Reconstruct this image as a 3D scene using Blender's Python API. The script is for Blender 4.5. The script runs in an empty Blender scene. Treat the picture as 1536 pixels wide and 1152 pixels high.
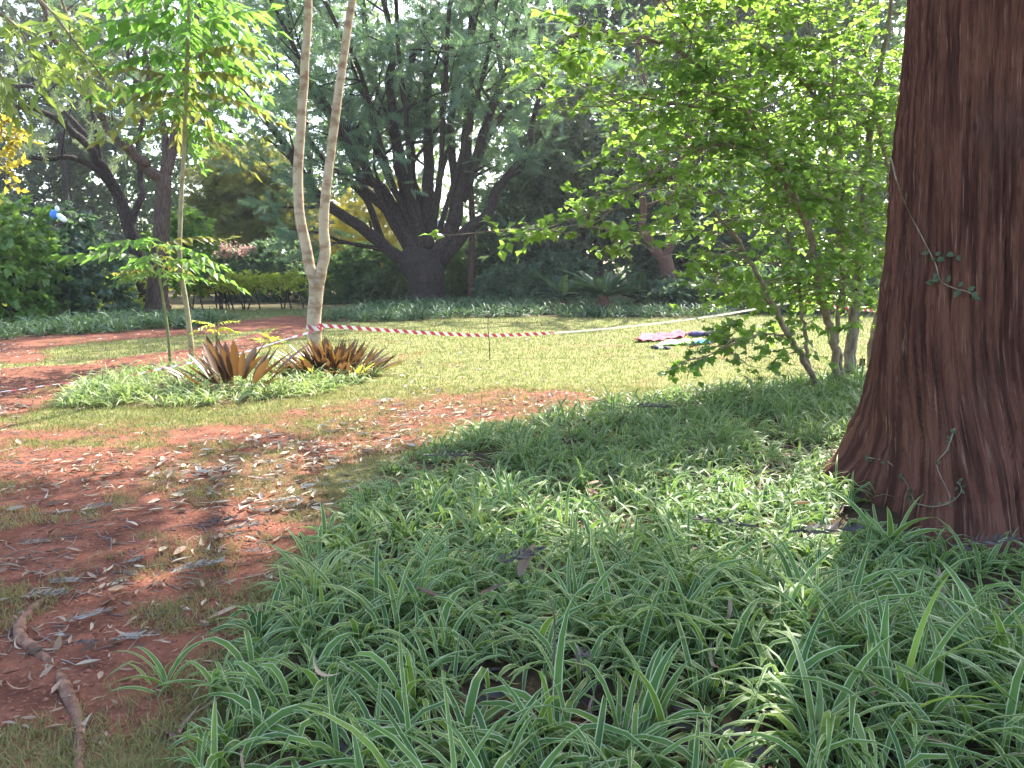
import bpy, math, random
import numpy as np
from mathutils import Matrix, Vector

# ------------------------------------------------------------------ camera, sky, sun, exposure
SC = bpy.context.scene
COL = SC.collection
CAM_H, PITCH, FPX = 1.55, math.radians(9.0), 1109.0
cam_d = bpy.data.cameras.new('camera'); cam = bpy.data.objects.new('camera', cam_d); COL.objects.link(cam)
cam_d.sensor_width = 36.0; cam_d.lens = 26.0; cam_d.clip_start = 0.05; cam_d.clip_end = 2000.0
cam.location = (0, 0, CAM_H); cam.rotation_euler = (math.radians(90) - PITCH, 0, 0)
SC.camera = cam

SUN_EL, SUN_AZ = math.radians(47.0), math.radians(30.0)     # azimuth clockwise from +Y (straight ahead)
world = bpy.data.worlds.new('World'); SC.world = world; world.use_nodes = True
nt = world.node_tree
bg = nt.nodes['Background']
sky = nt.nodes.new('ShaderNodeTexSky'); sky.sky_type = 'NISHITA'; sky.sun_disc = False
sky.sun_elevation = SUN_EL; sky.sun_rotation = SUN_AZ
sky.air_density = 1.0; sky.dust_density = 3.0; sky.ozone_density = 1.0
nt.links.new(sky.outputs['Color'], bg.inputs['Color']); bg.inputs['Strength'].default_value = 0.15
sun_d = bpy.data.lights.new('sun', 'SUN'); sun_d.energy = 3.5; sun_d.angle = math.radians(0.6); sun_d.color = (1.0, 0.95, 0.86)
sun = bpy.data.objects.new('sun', sun_d); COL.objects.link(sun); sun.location = (10, 20, 30)
sdir = Vector((math.cos(SUN_EL) * math.sin(SUN_AZ), math.cos(SUN_EL) * math.cos(SUN_AZ), math.sin(SUN_EL)))
sun.rotation_euler = sdir.to_track_quat('Z', 'Y').to_euler()
SC.view_settings.view_transform = 'Standard'; SC.view_settings.look = 'None'
SC.view_settings.exposure = 2.4; SC.view_settings.gamma = 1.0; SC.view_settings.use_curve_mapping = False
SC.render.engine = 'CYCLES'
SC.cycles.use_denoising = True
SC.cycles.max_bounces = 8; SC.cycles.diffuse_bounces = 4; SC.cycles.glossy_bounces = 2
SC.cycles.transmission_bounces = 6; SC.cycles.transparent_max_bounces = 4
SC.cycles.caustics_reflective = False; SC.cycles.caustics_refractive = False

# ------------------------------------------------------------------ helpers: placing, noise, meshes
def P(px, py, Y):
    x, y = (px - 768) / FPX, (576 - py) / FPX
    dy, dz = math.cos(PITCH) + y * math.sin(PITCH), -math.sin(PITCH) + y * math.cos(PITCH)
    t = Y / dy
    return np.array([x * t, Y, CAM_H + dz * t])
def G(px, py):
    x, y = (px - 768) / FPX, (576 - py) / FPX
    dy, dz = math.cos(PITCH) + y * math.sin(PITCH), -math.sin(PITCH) + y * math.cos(PITCH)
    t = -CAM_H / dz
    return np.array([x * t, dy * t])
def PL(pts, y0, y1=None):
    y1 = y0 if y1 is None else y1
    n = len(pts)
    return np.array([P(a, b, y0 + (y1 - y0) * i / max(1, n - 1)) for i, (a, b) in enumerate(pts)])

def _h(ix, iy, iz=0):
    n = (ix.astype(np.int64) * 374761393 + iy.astype(np.int64) * 668265263 + np.asarray(iz).astype(np.int64) * 2147483647 // 7) & 0x7fffffff
    n = ((n ^ (n >> 13)) * 1274126177) & 0x7fffffff
    n = ((n ^ (n >> 16)) * 668265263) & 0x7fffffff
    return (n & 0xffff) / 65535.0
def noise(x, y, seed=0):
    ix, iy = np.floor(x), np.floor(y)
    fx, fy = x - ix, y - iy
    fx, fy = fx * fx * (3 - 2 * fx), fy * fy * (3 - 2 * fy)
    s = np.full(ix.shape, seed * 977 + 13)
    a, b, c, d = _h(ix, iy, s), _h(ix + 1, iy, s), _h(ix, iy + 1, s), _h(ix + 1, iy + 1, s)
    return (a * (1 - fx) + b * fx) * (1 - fy) + (c * (1 - fx) + d * fx) * fy
def fbm(x, y, seed=0, o=4):
    x, y = np.asarray(x, float), np.asarray(y, float)
    r, a, t = 0, 0.5, 0
    for k in range(o):
        r = r + a * noise(x * 2 ** k + 17.3 * k, y * 2 ** k - 9.1 * k, seed + k); t += a; a *= 0.5
    return r / t
def sstep(a, b, x):
    t = np.clip((x - a) / (b - a), 0, 1); return t * t * (3 - 2 * t)
def nrm(v):
    return v / np.maximum(np.linalg.norm(v, axis=-1, keepdims=True), 1e-9)

def poly_sd(poly, x, y):
    """signed distance, positive inside"""
    poly = np.asarray(poly, float); n = len(poly)
    d = np.full(x.shape, 1e9); ins = np.zeros(x.shape, bool)
    for i in range(n):
        ax, ay = poly[i]; bx, by = poly[(i + 1) % n]
        ex, ey = bx - ax, by - ay
        t = np.clip(((x - ax) * ex + (y - ay) * ey) / (ex * ex + ey * ey + 1e-12), 0, 1)
        d = np.minimum(d, np.hypot(x - ax - ex * t, y - ay - ey * t))
        c = ((ay > y) != (by > y)) & (x < (bx - ax) * (y - ay) / (by - ay + 1e-12) + ax)
        ins ^= c
    return np.where(ins, d, -d)

ORG = {}
def make_mesh(name, V, F, mat, attrs=None, smooth=False, mat_index=None):
    me = bpy.data.meshes.new(name)
    F = F if isinstance(F, list) else [F]
    F = [np.asarray(f, np.int32) for f in F if len(f)]
    V = np.asarray(V, np.float32)
    me.vertices.add(len(V)); me.vertices.foreach_set('co', V.ravel())
    tot = np.concatenate([np.full(len(f), f.shape[1], np.int32) for f in F])
    lp = np.concatenate([f.ravel() for f in F])
    me.loops.add(len(lp)); me.loops.foreach_set('vertex_index', lp)
    me.polygons.add(len(tot))
    st = np.concatenate([[0], np.cumsum(tot)[:-1]]).astype(np.int32)
    me.polygons.foreach_set('loop_start', st)
    me.polygons.foreach_set('use_smooth', np.full(len(tot), smooth, bool))
    for k, a in (attrs or {}).items():
        at = me.attributes.new(k, 'FLOAT', 'POINT'); at.data.foreach_set('value', np.asarray(a, np.float32))
    for m in (mat if isinstance(mat, (list, tuple)) else [mat]): me.materials.append(m)
    if mat_index is not None: me.polygons.foreach_set('material_index', np.asarray(mat_index, np.int32))
    me.update(calc_edges=True)
    return me
def put(name, me, parent=None, label=None, cat=None, group=None, kind=None):
    o = bpy.data.objects.new(name, me); COL.objects.link(o)
    if parent is not None: o.parent = parent
    if label: o['label'] = label
    if cat: o['category'] = cat
    if group: o['group'] = group
    if kind: o['kind'] = kind
    return o
def mk(name, V, F, mat, parent=None, attrs=None, smooth=False, **kw):
    """world-space vertices; children are stored relative to their thing's base"""
    org = ORG.get(parent.name, np.zeros(3)) if parent is not None else np.zeros(3)
    o = put(name, make_mesh(name, np.asarray(V) - org, F, mat, attrs, smooth), parent, **kw)
    ORG[o.name] = org
    return o
def thing(name, label, cat, loc, group=None):
    o = put(name, None, None, label, cat, group); o.location = loc; o.empty_display_size = 0.2
    ORG[o.name] = np.array(loc, float)
    return o
def place(o, pos, D, N, s):
    """orient a shared-mesh piece: local Y along D, Z near N"""
    org = ORG.get(o.parent.name, np.zeros(3)) if o.parent is not None else np.zeros(3)
    y = Vector(D).normalized(); x = y.cross(Vector(N)).normalized(); z = x.cross(y)
    p = Vector(pos - org)
    m = Matrix(((x.x * s, y.x * s, z.x * s, p.x), (x.y * s, y.y * s, z.y * s, p.y), (x.z * s, y.z * s, z.z * s, p.z), (0, 0, 0, 1)))
    o.matrix_basis = m

class MB:
    def __init__(s): s.V, s.F, s.T, s.n = [], {}, [], 0
    def add(s, V, F, tint=0.5):
        V = np.asarray(V, float)
        for f in (F if isinstance(F, list) else [F]):
            f = np.asarray(f)
            if len(f): s.F.setdefault(f.shape[1], []).append(f + s.n)
        s.V.append(V); s.T.append(np.broadcast_to(np.asarray(tint, float), (len(V),))); s.n += len(V)
    def build(s, name, mat, parent=None, smooth=False, **kw):
        if not s.n: return None
        if name in ('twigs', 'branch', 'stems', 'spray_stems', 'crown', 'foliage', 'blossom'): kw.setdefault('kind', 'stuff')
        return mk(name, np.concatenate(s.V), [np.concatenate(f) for f in s.F.values()], mat, parent, {'tint': np.concatenate(s.T)}, smooth, **kw)

def smooth_path(pts, k=5):
    pts = np.asarray(pts, float)
    if len(pts) < 3: return np.linspace(pts[0], pts[-1], k + 1)
    p = np.concatenate([[2 * pts[0] - pts[1]], pts, [2 * pts[-1] - pts[-2]]]); out = []
    for i in range(1, len(p) - 2):
        for t in np.arange(k) / k:
            a, b, c, d = p[i - 1], p[i], p[i + 1], p[i + 2]
            out.append(0.5 * (2 * b + (c - a) * t + (2 * a - 5 * b + 4 * c - d) * t * t + (3 * b - a - 3 * c + d) * t ** 3))
    out.append(p[-2]); return np.array(out)
def tube(path, r, sides=8, rough=0.0, seed=0):
    path = np.asarray(path, float); n = len(path)
    r = np.interp(np.linspace(0, 1, n), np.linspace(0, 1, len(r)), r) if np.ndim(r) else np.full(n, r)
    t = nrm(np.gradient(path, axis=0))
    ref = np.array([0.13, 0.37, 0.92]) if abs(t[:, 2]).mean() < 0.85 else np.array([0.0, 1.0, 0.1])
    a = nrm(np.cross(t, ref)); b = np.cross(t, a)
    th = np.arange(sides) / sides * 2 * np.pi
    rr = np.repeat(r[:, None], sides, 1)
    if rough: rr = rr * (1 + rough * (fbm(np.arange(sides)[None, :] * 0.9 + 0 * rr, np.arange(n)[:, None] * 0.5 + 0 * rr, seed, 2) - 0.5) * 2)
    V = path[:, None, :] + rr[..., None] * (np.cos(th)[None, :, None] * a[:, None, :] + np.sin(th)[None, :, None] * b[:, None, :])
    i = np.arange(n - 1)[:, None] * sides; j = np.arange(sides)[None, :]; k = (j + 1) % sides
    F = np.stack([i + j, i + k, i + sides + k, i + sides + j], -1).reshape(-1, 4)
    V = V.reshape(-1, 3)
    V = np.concatenate([V, path[:1], path[-1:]]); m = len(V)
    js = np.arange(sides); ks = (js + 1) % sides
    c0 = np.stack([ks, js, np.full(sides, m - 2)], -1); e = (n - 1) * sides
    c1 = np.stack([e + js, e + ks, np.full(sides, m - 1)], -1)
    return V, [F, np.concatenate([c0, c1])]

# leaf templates: base at the origin, along +Y, upper side +Z
def t_rhomb(w=0.28, fold=0.06, droop=0.08):
    return np.array([(0, 0, 0), (-w, .45, fold), (0, 1, -droop), (w, .45, fold)], float), np.array([(0, 2, 1), (0, 3, 2)])
def t_ovate(w=0.36, droop=0.15, fold=0.07):
    V = [(0, 0, 0), (0, .3, .0), (0, .65, -.04), (0, 1, -droop)]
    for s in (-1, 1): V += [(s * w * .82, .2, fold), (s * w, .45, fold), (s * w * .55, .75, fold * .2 - droop * .4)]
    F = [(0, 1, 4), (1, 5, 4), (1, 2, 5), (2, 6, 5), (2, 3, 6), (0, 7, 1), (1, 7, 8), (1, 8, 2), (2, 8, 9), (2, 9, 3)]
    return np.array(V, float), np.array(F)
def t_lobed(w=0.46, droop=0.15):
    o = [(.0, .0), (.14, .05), (.34, .02), (.40, .22), (.5, .42), (.30, .45), (.26, .62), (.13, .74), (0, 1.0)]
    V = [(0, .4, .0)] + [(x * w / .5, y, .06 * (x > 0) - droop * y * y) for x, y in o] + [(-x * w / .5, y, .06 - droop * y * y) for x, y in o[1:-1]]
    n = len(o); F = []
    for i in range(n - 1): F.append((0, 1 + i, 2 + i))
    L = [1] + list(range(n + 1, n + 1 + n - 2)) + [n]
    for i in range(len(L) - 1): F.append((0, L[i + 1], L[i]))
    return np.array(V, float), np.array(F)
def t_pinnate(n=7, ll=0.3, lw=0.1, droop=0.25, hang=0.1, two=True, end=True, a0=1.15):
    V, F = [], []
    def pt(t): return np.array([0, t, -droop * t * t])
    for k in range(n):
        t = 0.16 + 0.8 * k / (n - 1); L = ll * (0.75 + 0.5 * math.sin(math.pi * (0.15 + 0.8 * k / (n - 1))))
        for s in (-1, 1):
            b = pt(t); a = a0 - 0.45 * k / n
            d = np.array([s * math.sin(a), math.cos(a), -hang]); d /= np.linalg.norm(d)
            q = np.array([-d[1], d[0], 0]) * s
            i = len(V)
            if two:
                V += [b, b + d * L * .45 + q * lw * L / ll, b + d * L + np.array([0, 0, -hang * L * .6]), b + d * L * .45 - q * lw * L / ll]
                F += [(i, i + 1, i + 2), (i, i + 2, i + 3)]
            else:
                V += [b + q * lw * .5, b + d * L, b - q * lw * .5]; F.append((i, i + 1, i + 2))
    if end:
        i = len(V); b = pt(.97); V += [b, b + (-lw, ll * .45, 0), b + (0, ll, -hang * ll), b + (lw, ll * .45, 0)]; F += [(i, i + 2, i + 1), (i, i + 3, i + 2)]
    rw = 0.008
    for k in range(3):
        a, b = pt(k / 3), pt((k + 1) / 3); i = len(V)
        V += [a + (-rw, 0, 0), a + (rw, 0, 0), b + (rw, 0, 0), b + (-rw, 0, 0)]; F += [(i, i + 1, i + 2), (i, i + 2, i + 3)]
    return np.array(V, float), np.array(F)
def scatter(tpl, pos, D, N, s):
    V, F = tpl; n = len(pos); k = len(V)
    y = nrm(D); x = nrm(np.cross(y, N)); z = np.cross(x, y)
    s = np.broadcast_to(np.asarray(s, float), (n,))[:, None, None]
    W = pos[:, None, :] + s * (V[None, :, 0:1] * x[:, None] + V[None, :, 1:2] * y[:, None] + V[None, :, 2:3] * z[:, None])
    return W.reshape(-1, 3), (F[None] + np.arange(n)[:, None, None] * k).reshape(-1, F.shape[1])
def twigs(rng, A, D, L, m, tpl, size, mb, tw=None, droop=0.25, spread=0.9, up=0.8, tw_r=0.006, t0=0.15, szv=0.35, tint=None):
    """twigs from anchors A along D, each with m leaves; tw gets the woody twigs"""
    n = len(A); D = nrm(D); L = np.broadcast_to(np.asarray(L, float), (n,))
    t = rng.uniform(t0, 1.0, (n, m)); t[:, 0] = 1.0
    pos = A[:, None] + D[:, None] * (L[:, None] * t)[..., None]
    pos[..., 2] -= droop * L[:, None] * t * t
    side = nrm(rng.normal(size=(n, m, 3)) * np.array([1, 1, .45]))
    ld = nrm(D[:, None] * .7 + side * spread + np.array([0, 0, -droop * .6]))
    nn = nrm(rng.normal(size=(n, m, 3)) * (1 - up) + np.array([0, 0, 1.0]) * up + 0.15 * rng.normal(size=(n, m, 3)))
    sz = size * (1 + szv * rng.uniform(-1, 1, (n, m)))
    tn = np.clip((rng.uniform(0, 1, (n, 1)) if tint is None else tint[:, None]) * .6 + rng.uniform(0, .4, (n, m)), 0, 1)
    V, F = scatter(tpl, pos.reshape(-1, 3), ld.reshape(-1, 3), nn.reshape(-1, 3), sz.ravel())
    mb.add(V, F, np.repeat(tn.ravel(), len(tpl[0])))
    if tw is not None:
        q = np.array([0, .5, 1.0]); pp = A[:, None] + D[:, None] * (L[:, None] * q)[..., None]; pp[..., 2] -= droop * L[:, None] * q * q
        a = nrm(np.cross(D, np.array([.31, .2, .93]))); b = np.cross(D, a)
        th = np.arange(3) * 2.094
        rr = tw_r * np.array([1, .7, .3])
        W = pp[:, :, None] + rr[None, :, None, None] * (np.cos(th)[None, None, :, None] * a[:, None, None] + np.sin(th)[None, None, :, None] * b[:, None, None])
        j = np.arange(3); k = (j + 1) % 3
        f = np.concatenate([np.stack([i * 3 + j, i * 3 + k, i * 3 + 3 + k, i * 3 + 3 + j], -1) for i in range(2)])
        tw.add(W.reshape(-1, 3), (f[None] + (np.arange(n) * 9)[:, None, None]).reshape(-1, 4))
def ellip(rng, n, c, r, shell=0.55):
    d = nrm(rng.normal(size=(n, 3))); q = (shell + (1 - shell) * rng.uniform(0, 1, (n, 1)) ** .7)
    return np.asarray(c) + d * q * np.asarray(r), d

# ------------------------------------------------------------------ materials (all node based)
def new_mat(name):
    m = bpy.data.materials.new(name); m.use_nodes = True
    n = m.node_tree.nodes; n.clear()
    return m, n, m.node_tree.links
def mixc(n, l, a, b, fac):
    x = n.new('ShaderNodeMix'); x.data_type = 'RGBA'
    for s, v in ((6, a), (7, b)):
        if isinstance(v, tuple): x.inputs[s].default_value = (*v, 1)
        else: l.new(v, x.inputs[s])
    if isinstance(fac, float): x.inputs[0].default_value = fac
    else: l.new(fac, x.inputs[0])
    return x.outputs[2]
def ramp(n, l, src, p0, p1):
    r = n.new('ShaderNodeMapRange'); r.interpolation_type = 'SMOOTHSTEP'
    r.inputs[1].default_value = p0; r.inputs[2].default_value = p1; l.new(src, r.inputs[0]); return r.outputs[0]
def ntex(n, l, scale, detail=4, vec=None, sc=None, coord='Object'):
    t = n.new('ShaderNodeTexNoise'); t.inputs['Scale'].default_value = scale; t.inputs['Detail'].default_value = detail
    if vec is None:
        tc = n.new('ShaderNodeTexCoord'); vec = tc.outputs[coord]
    if sc:
        mp = n.new('ShaderNodeMapping'); mp.inputs['Scale'].default_value = sc; l.new(vec, mp.inputs['Vector']); vec = mp.outputs['Vector']
    l.new(vec, t.inputs['Vector']); return t.outputs['Fac']
def leaf_mat(name, a, b, tr, trans=0.4, rough=0.45, spec=0.35, margin=None):
    m, n, l = new_mat(name)
    at = n.new('ShaderNodeAttribute'); at.attribute_name = 'tint'
    c = mixc(n, l, a, b, at.outputs['Fac'])
    t = mixc(n, l, tr, tuple(min(1, x * 1.25 + .01) for x in tr), at.outputs['Fac'])
    if margin:
        u = n.new('ShaderNodeAttribute'); u.attribute_name = 'u'
        ab = n.new('ShaderNodeMath'); ab.operation = 'ABSOLUTE'; l.new(u.outputs['Fac'], ab.inputs[0])
        f = ramp(n, l, ab.outputs[0], .70, .86)
        c = mixc(n, l, c, margin, f); t = mixc(n, l, t, margin, f)
    pr = n.new('ShaderNodeBsdfPrincipled'); pr.inputs['Roughness'].default_value = rough
    pr.inputs['Specular IOR Level'].default_value = spec; l.new(c, pr.inputs['Base Color'])
    ts = n.new('ShaderNodeBsdfTranslucent'); l.new(t, ts.inputs['Color'])
    mx = n.new('ShaderNodeMixShader'); mx.inputs[0].default_value = trans
    l.new(pr.outputs[0], mx.inputs[1]); l.new(ts.outputs[0], mx.inputs[2])
    o = n.new('ShaderNodeOutputMaterial'); l.new(mx.outputs[0], o.inputs['Surface'])
    return m
def plain_mat(name, a, b, scale=8.0, rough=0.85, sc=None, bump=0.0, bscale=None, spec=0.2, dist=0.02, p0=.35, p1=.65):
    m, n, l = new_mat(name)
    f = ntex(n, l, scale, 5, sc=sc); c = mixc(n, l, a, b, ramp(n, l, f, p0, p1))
    pr = n.new('ShaderNodeBsdfPrincipled'); pr.inputs['Roughness'].default_value = rough; pr.inputs['Specular IOR Level'].default_value = spec
    l.new(c, pr.inputs['Base Color'])
    if bump:
        bf = ntex(n, l, bscale or scale * 3, 6, sc=sc); bn = n.new('ShaderNodeBump'); bn.inputs['Strength'].default_value = bump; bn.inputs['Distance'].default_value = dist
        l.new(bf, bn.inputs['Height']); l.new(bn.outputs[0], pr.inputs['Normal'])
    o = n.new('ShaderNodeOutputMaterial'); l.new(pr.outputs[0], o.inputs['Surface'])
    return m

M = {}
M['bark_dark'] = plain_mat('bark_dark', (.024, .017, .016), (.066, .046, .040), 6, sc=(4, 4, 1), bump=.8, dist=.05)
M['bark_mid'] = plain_mat('bark_mid', (.060, .038, .030), (.130, .085, .065), 6, sc=(4, 4, 1), bump=.7, dist=.04)
M['bark_red'] = plain_mat('bark_red', (.085, .040, .030), (.150, .080, .060), 6, sc=(4, 4, 1), bump=.6, dist=.03)
M['bark_pale'] = plain_mat('bark_pale', (.27, .18, .12), (.46, .37, .275), 5, sc=(1, 1, 1.6), bump=.7, bscale=22, dist=.012, p0=.34, p1=.56)
M['bark_grey'] = plain_mat('bark_grey', (.13, .10, .075), (.26, .21, .165), 6, sc=(3, 3, 1), bump=.6, dist=.02)
M['twig'] = plain_mat('twig', (.08, .06, .045), (.15, .115, .085), 12)
M['twig_pale'] = plain_mat('twig_pale', (.16, .12, .08), (.27, .21, .15), 12)
M['green_stem'] = plain_mat('green_stem', (.13, .16, .06), (.20, .21, .10), 8)
M['olive_stem'] = plain_mat('olive_stem', (.22, .19, .11), (.33, .29, .19), 6)
M['root'] = plain_mat('root', (.13, .066, .045), (.26, .14, .095), 22, bump=.9, bscale=60, dist=.010)
M['shrub'] = leaf_mat('shrub', (.060, .125, .028), (.125, .205, .045), (.25, .42, .055), .55, rough=.36, spec=.5)
M['sapling'] = leaf_mat('sapling', (.045, .105, .028), (.085, .160, .035), (.18, .36, .05), .55, rough=.42)
M['sapling_old'] = leaf_mat('sapling_old', (.075, .100, .030), (.13, .110, .032), (.23, .24, .045), .5)
M['feather'] = leaf_mat('feather', (.060, .120, .080), (.130, .200, .130), (.16, .28, .11), .40, rough=.42, spec=.45)
M['far_a'] = leaf_mat('far_a', (0.05, 0.105, 0.05), (0.115, 0.18, 0.08), (0.17, 0.29, 0.07), .42, rough=.38, spec=.5)
M['far_b'] = leaf_mat('far_b', (0.04, 0.085, 0.052), (0.095, 0.15, 0.088), (0.13, 0.22, 0.08), .42, rough=.38, spec=.5)
M['far_c'] = leaf_mat('far_c', (.070, .105, .028), (.15, .165, .035), (.30, .31, .05), .45)
M['far_d'] = leaf_mat('far_d', (0.065, 0.135, 0.03), (0.125, 0.205, 0.045), (0.25, 0.42, 0.055), .42, rough=.38, spec=.5)
M['far_e'] = leaf_mat('far_e', (0.075, 0.105, 0.065), (0.155, 0.185, 0.115), (0.2, 0.26, 0.11), .42, rough=.38, spec=.5)
M['yellow'] = leaf_mat('yellow', (.20, .19, .03), (.34, .28, .04), (.50, .42, .05), .5)
M['lime'] = leaf_mat('lime', (.19, .26, .03), (.34, .37, .05), (.50, .56, .06), .5)  # lime leaf tone, brightened to give the shaded hedges a sunlit look
M['hang'] = leaf_mat('hang', (.10, .15, .06), (.19, .24, .10), (.33, .45, .08), .45)
M['pink'] = leaf_mat('pink', (.34, .20, .17), (.48, .31, .27), (.45, .26, .22), .4)
M['dry_twig'] = leaf_mat('dry_twig', (.13, .10, .085), (.26, .21, .18), (.2, .16, .12), .2)
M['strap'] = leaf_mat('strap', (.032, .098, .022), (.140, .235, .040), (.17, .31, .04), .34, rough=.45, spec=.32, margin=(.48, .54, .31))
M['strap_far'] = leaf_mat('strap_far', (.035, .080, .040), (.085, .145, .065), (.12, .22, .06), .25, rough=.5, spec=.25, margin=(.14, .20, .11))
M['cycad'] = leaf_mat('cycad', (.018, .042, .024), (.048, .080, .048), (.05, .10, .03), .2, rough=.6, spec=.12)
M['lime_strap'] = leaf_mat('lime_strap', (.14, .24, .03), (.22, .32, .04), (.30, .46, .05), .4, rough=.4, margin=(.42, .50, .18))
M['strap_lit'] = leaf_mat('strap_lit', (.11, .18, .055), (.20, .27, .08), (.27, .40, .07), .35, rough=.4, margin=(.50, .54, .30))  # paler copy of strap with the sunlit look in its colour
M['bronze'] = leaf_mat('bronze', (.058, .032, .020), (.150, .078, .034), (.20, .10, .03), .22, rough=.35, spec=.5)
M['bronze_yellow'] = leaf_mat('bronze_yellow', (.40, .28, .03), (.48, .36, .04), (.5, .4, .05), .35)
M['grass'] = leaf_mat('grass', (.085, .135, .035), (.190, .195, .072), (.19, .25, .05), .35, rough=.6, spec=.2)
M['grass_dry'] = leaf_mat('grass_dry', (.10, .14, .04), (.33, .27, .13), (.28, .27, .09), .3, rough=.7, spec=.15)
M['dry_pale'] = leaf_mat('dry_pale', (.37, .29, .21), (.58, .50, .40), (.30, .22, .13), .12, rough=.6)
M['dry_tan'] = leaf_mat('dry_tan', (.27, .175, .115), (.42, .30, .21), (.28, .17, .09), .15, rough=.6)
M['dry_brown'] = leaf_mat('dry_brown', (.105, .058, .040), (.20, .115, .075), (.16, .08, .04), .12, rough=.6)
M['frond_grey'] = leaf_mat('frond_grey', (.15, .125, .10), (.36, .315, .26), (.2, .17, .13), .1, rough=.6)
M['frond_dark'] = leaf_mat('frond_dark', (.045, .036, .034), (.10, .083, .078), (.06, .05, .04), .08, rough=.7)
M['vine'] = leaf_mat('vine', (.050, .080, .040), (.095, .125, .065), (.11, .16, .05), .25)
M['pink_cloth'] = plain_mat('pink_cloth', (.40, .07, .10), (.50, .15, .18), 9, .9, bump=.3)
M['green_cloth'] = plain_mat('green_cloth', (.24, .40, .15), (.33, .49, .22), 9, .9, bump=.3)
M['cyan_cloth'] = plain_mat('cyan_cloth', (.01, .19, .48), (.02, .29, .62), 9, .8, bump=.3)
M['navy_cloth'] = plain_mat('navy_cloth', (.035, .035, .085), (.09, .085, .19), 9, .8, bump=.3)
M['black_cloth'] = plain_mat('black_cloth', (.015, .016, .02), (.04, .045, .05), 9, .8, bump=.3)
M['white_plastic'] = plain_mat('white_plastic', (.66, .72, .80), (.82, .85, .88), 14, .4, bump=.3, spec=.4)
M['blue_plastic'] = plain_mat('blue_plastic', (.03, .16, .55), (.06, .26, .72), 14, .4, bump=.3, spec=.4)
M['teal_tarp'] = plain_mat('teal_tarp', (.03, .26, .23), (.05, .34, .30), 3, .5, bump=.2, spec=.4)
M['pale_tarp'] = plain_mat('pale_tarp', (.42, .52, .60), (.58, .66, .72), 3, .5, bump=.2, spec=.4)

def tape_mat():
    m, n, l = new_mat('barrier_tape')
    at = n.new('ShaderNodeAttribute'); at.attribute_name = 'tint'
    fr = n.new('ShaderNodeMath'); fr.operation = 'FRACT'; l.new(at.outputs['Fac'], fr.inputs[0])
    lt = n.new('ShaderNodeMath'); lt.operation = 'LESS_THAN'; lt.inputs[1].default_value = .5; l.new(fr.outputs[0], lt.inputs[0])
    c = mixc(n, l, (.82, .82, .82), (.62, .09, .11), lt.outputs[0])
    pr = n.new('ShaderNodeBsdfPrincipled'); pr.inputs['Roughness'].default_value = .35; l.new(c, pr.inputs['Base Color'])
    ts = n.new('ShaderNodeBsdfTranslucent'); l.new(c, ts.inputs['Color'])
    mx = n.new('ShaderNodeMixShader'); mx.inputs[0].default_value = .3; l.new(pr.outputs[0], mx.inputs[1]); l.new(ts.outputs[0], mx.inputs[2])
    o = n.new('ShaderNodeOutputMaterial'); l.new(mx.outputs[0], o.inputs['Surface']); return m
M['tape'] = tape_mat()

def ground_mat():
    m, n, l = new_mat('ground')
    tc = n.new('ShaderNodeTexCoord').outputs['Object']
    so = n.new('ShaderNodeAttribute'); so.attribute_name = 'soil'
    hu = n.new('ShaderNodeAttribute'); hu.attribute_name = 'humus'
    big = ntex(n, l, .8, 4, tc); mid = ntex(n, l, 5, 5, tc); fine = ntex(n, l, 45, 6, tc); grit = ntex(n, l, 160, 4, tc)
    soil = mixc(n, l, (.095, .037, .024), (.215, .086, .054), ramp(n, l, mid, .3, .7))
    soil = mixc(n, l, soil, (.28, .130, .085), ramp(n, l, fine, .52, .75))
    soil = mixc(n, l, soil, (.10, .040, .028), ramp(n, l, grit, .58, .75))
    thatch = mixc(n, l, (.115, .125, .046), (.215, .195, .085), ramp(n, l, mid, .3, .7))
    thatch = mixc(n, l, thatch, (.10, .11, .035), ramp(n, l, fine, .5, .72))
    ad = n.new('ShaderNodeMath'); ad.operation = 'MULTIPLY_ADD'; l.new(fine, ad.inputs[0]); ad.inputs[1].default_value = .9; l.new(so.outputs['Fac'], ad.inputs[2])
    ad2 = n.new('ShaderNodeMath'); ad2.operation = 'MULTIPLY_ADD'; l.new(mid, ad2.inputs[0]); ad2.inputs[1].default_value = .5; l.new(ad.outputs[0], ad2.inputs[2])
    c = mixc(n, l, thatch, soil, ramp(n, l, ad2.outputs[0], .95, 1.35))
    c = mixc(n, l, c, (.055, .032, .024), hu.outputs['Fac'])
    pr = n.new('ShaderNodeBsdfPrincipled'); pr.inputs['Roughness'].default_value = .95; pr.inputs['Specular IOR Level'].default_value = .1
    l.new(c, pr.inputs['Base Color'])
    b1 = n.new('ShaderNodeBump'); b1.inputs['Strength'].default_value = .7; b1.inputs['Distance'].default_value = .02; l.new(fine, b1.inputs['Height'])
    b2 = n.new('ShaderNodeBump'); b2.inputs['Strength'].default_value = .6; b2.inputs['Distance'].default_value = .006; l.new(grit, b2.inputs['Height']); l.new(b1.outputs[0], b2.inputs['Normal'])
    l.new(b2.outputs[0], pr.inputs['Normal'])
    o = n.new('ShaderNodeOutputMaterial'); l.new(pr.outputs[0], o.inputs['Surface']); return m
M['ground'] = ground_mat()

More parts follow.
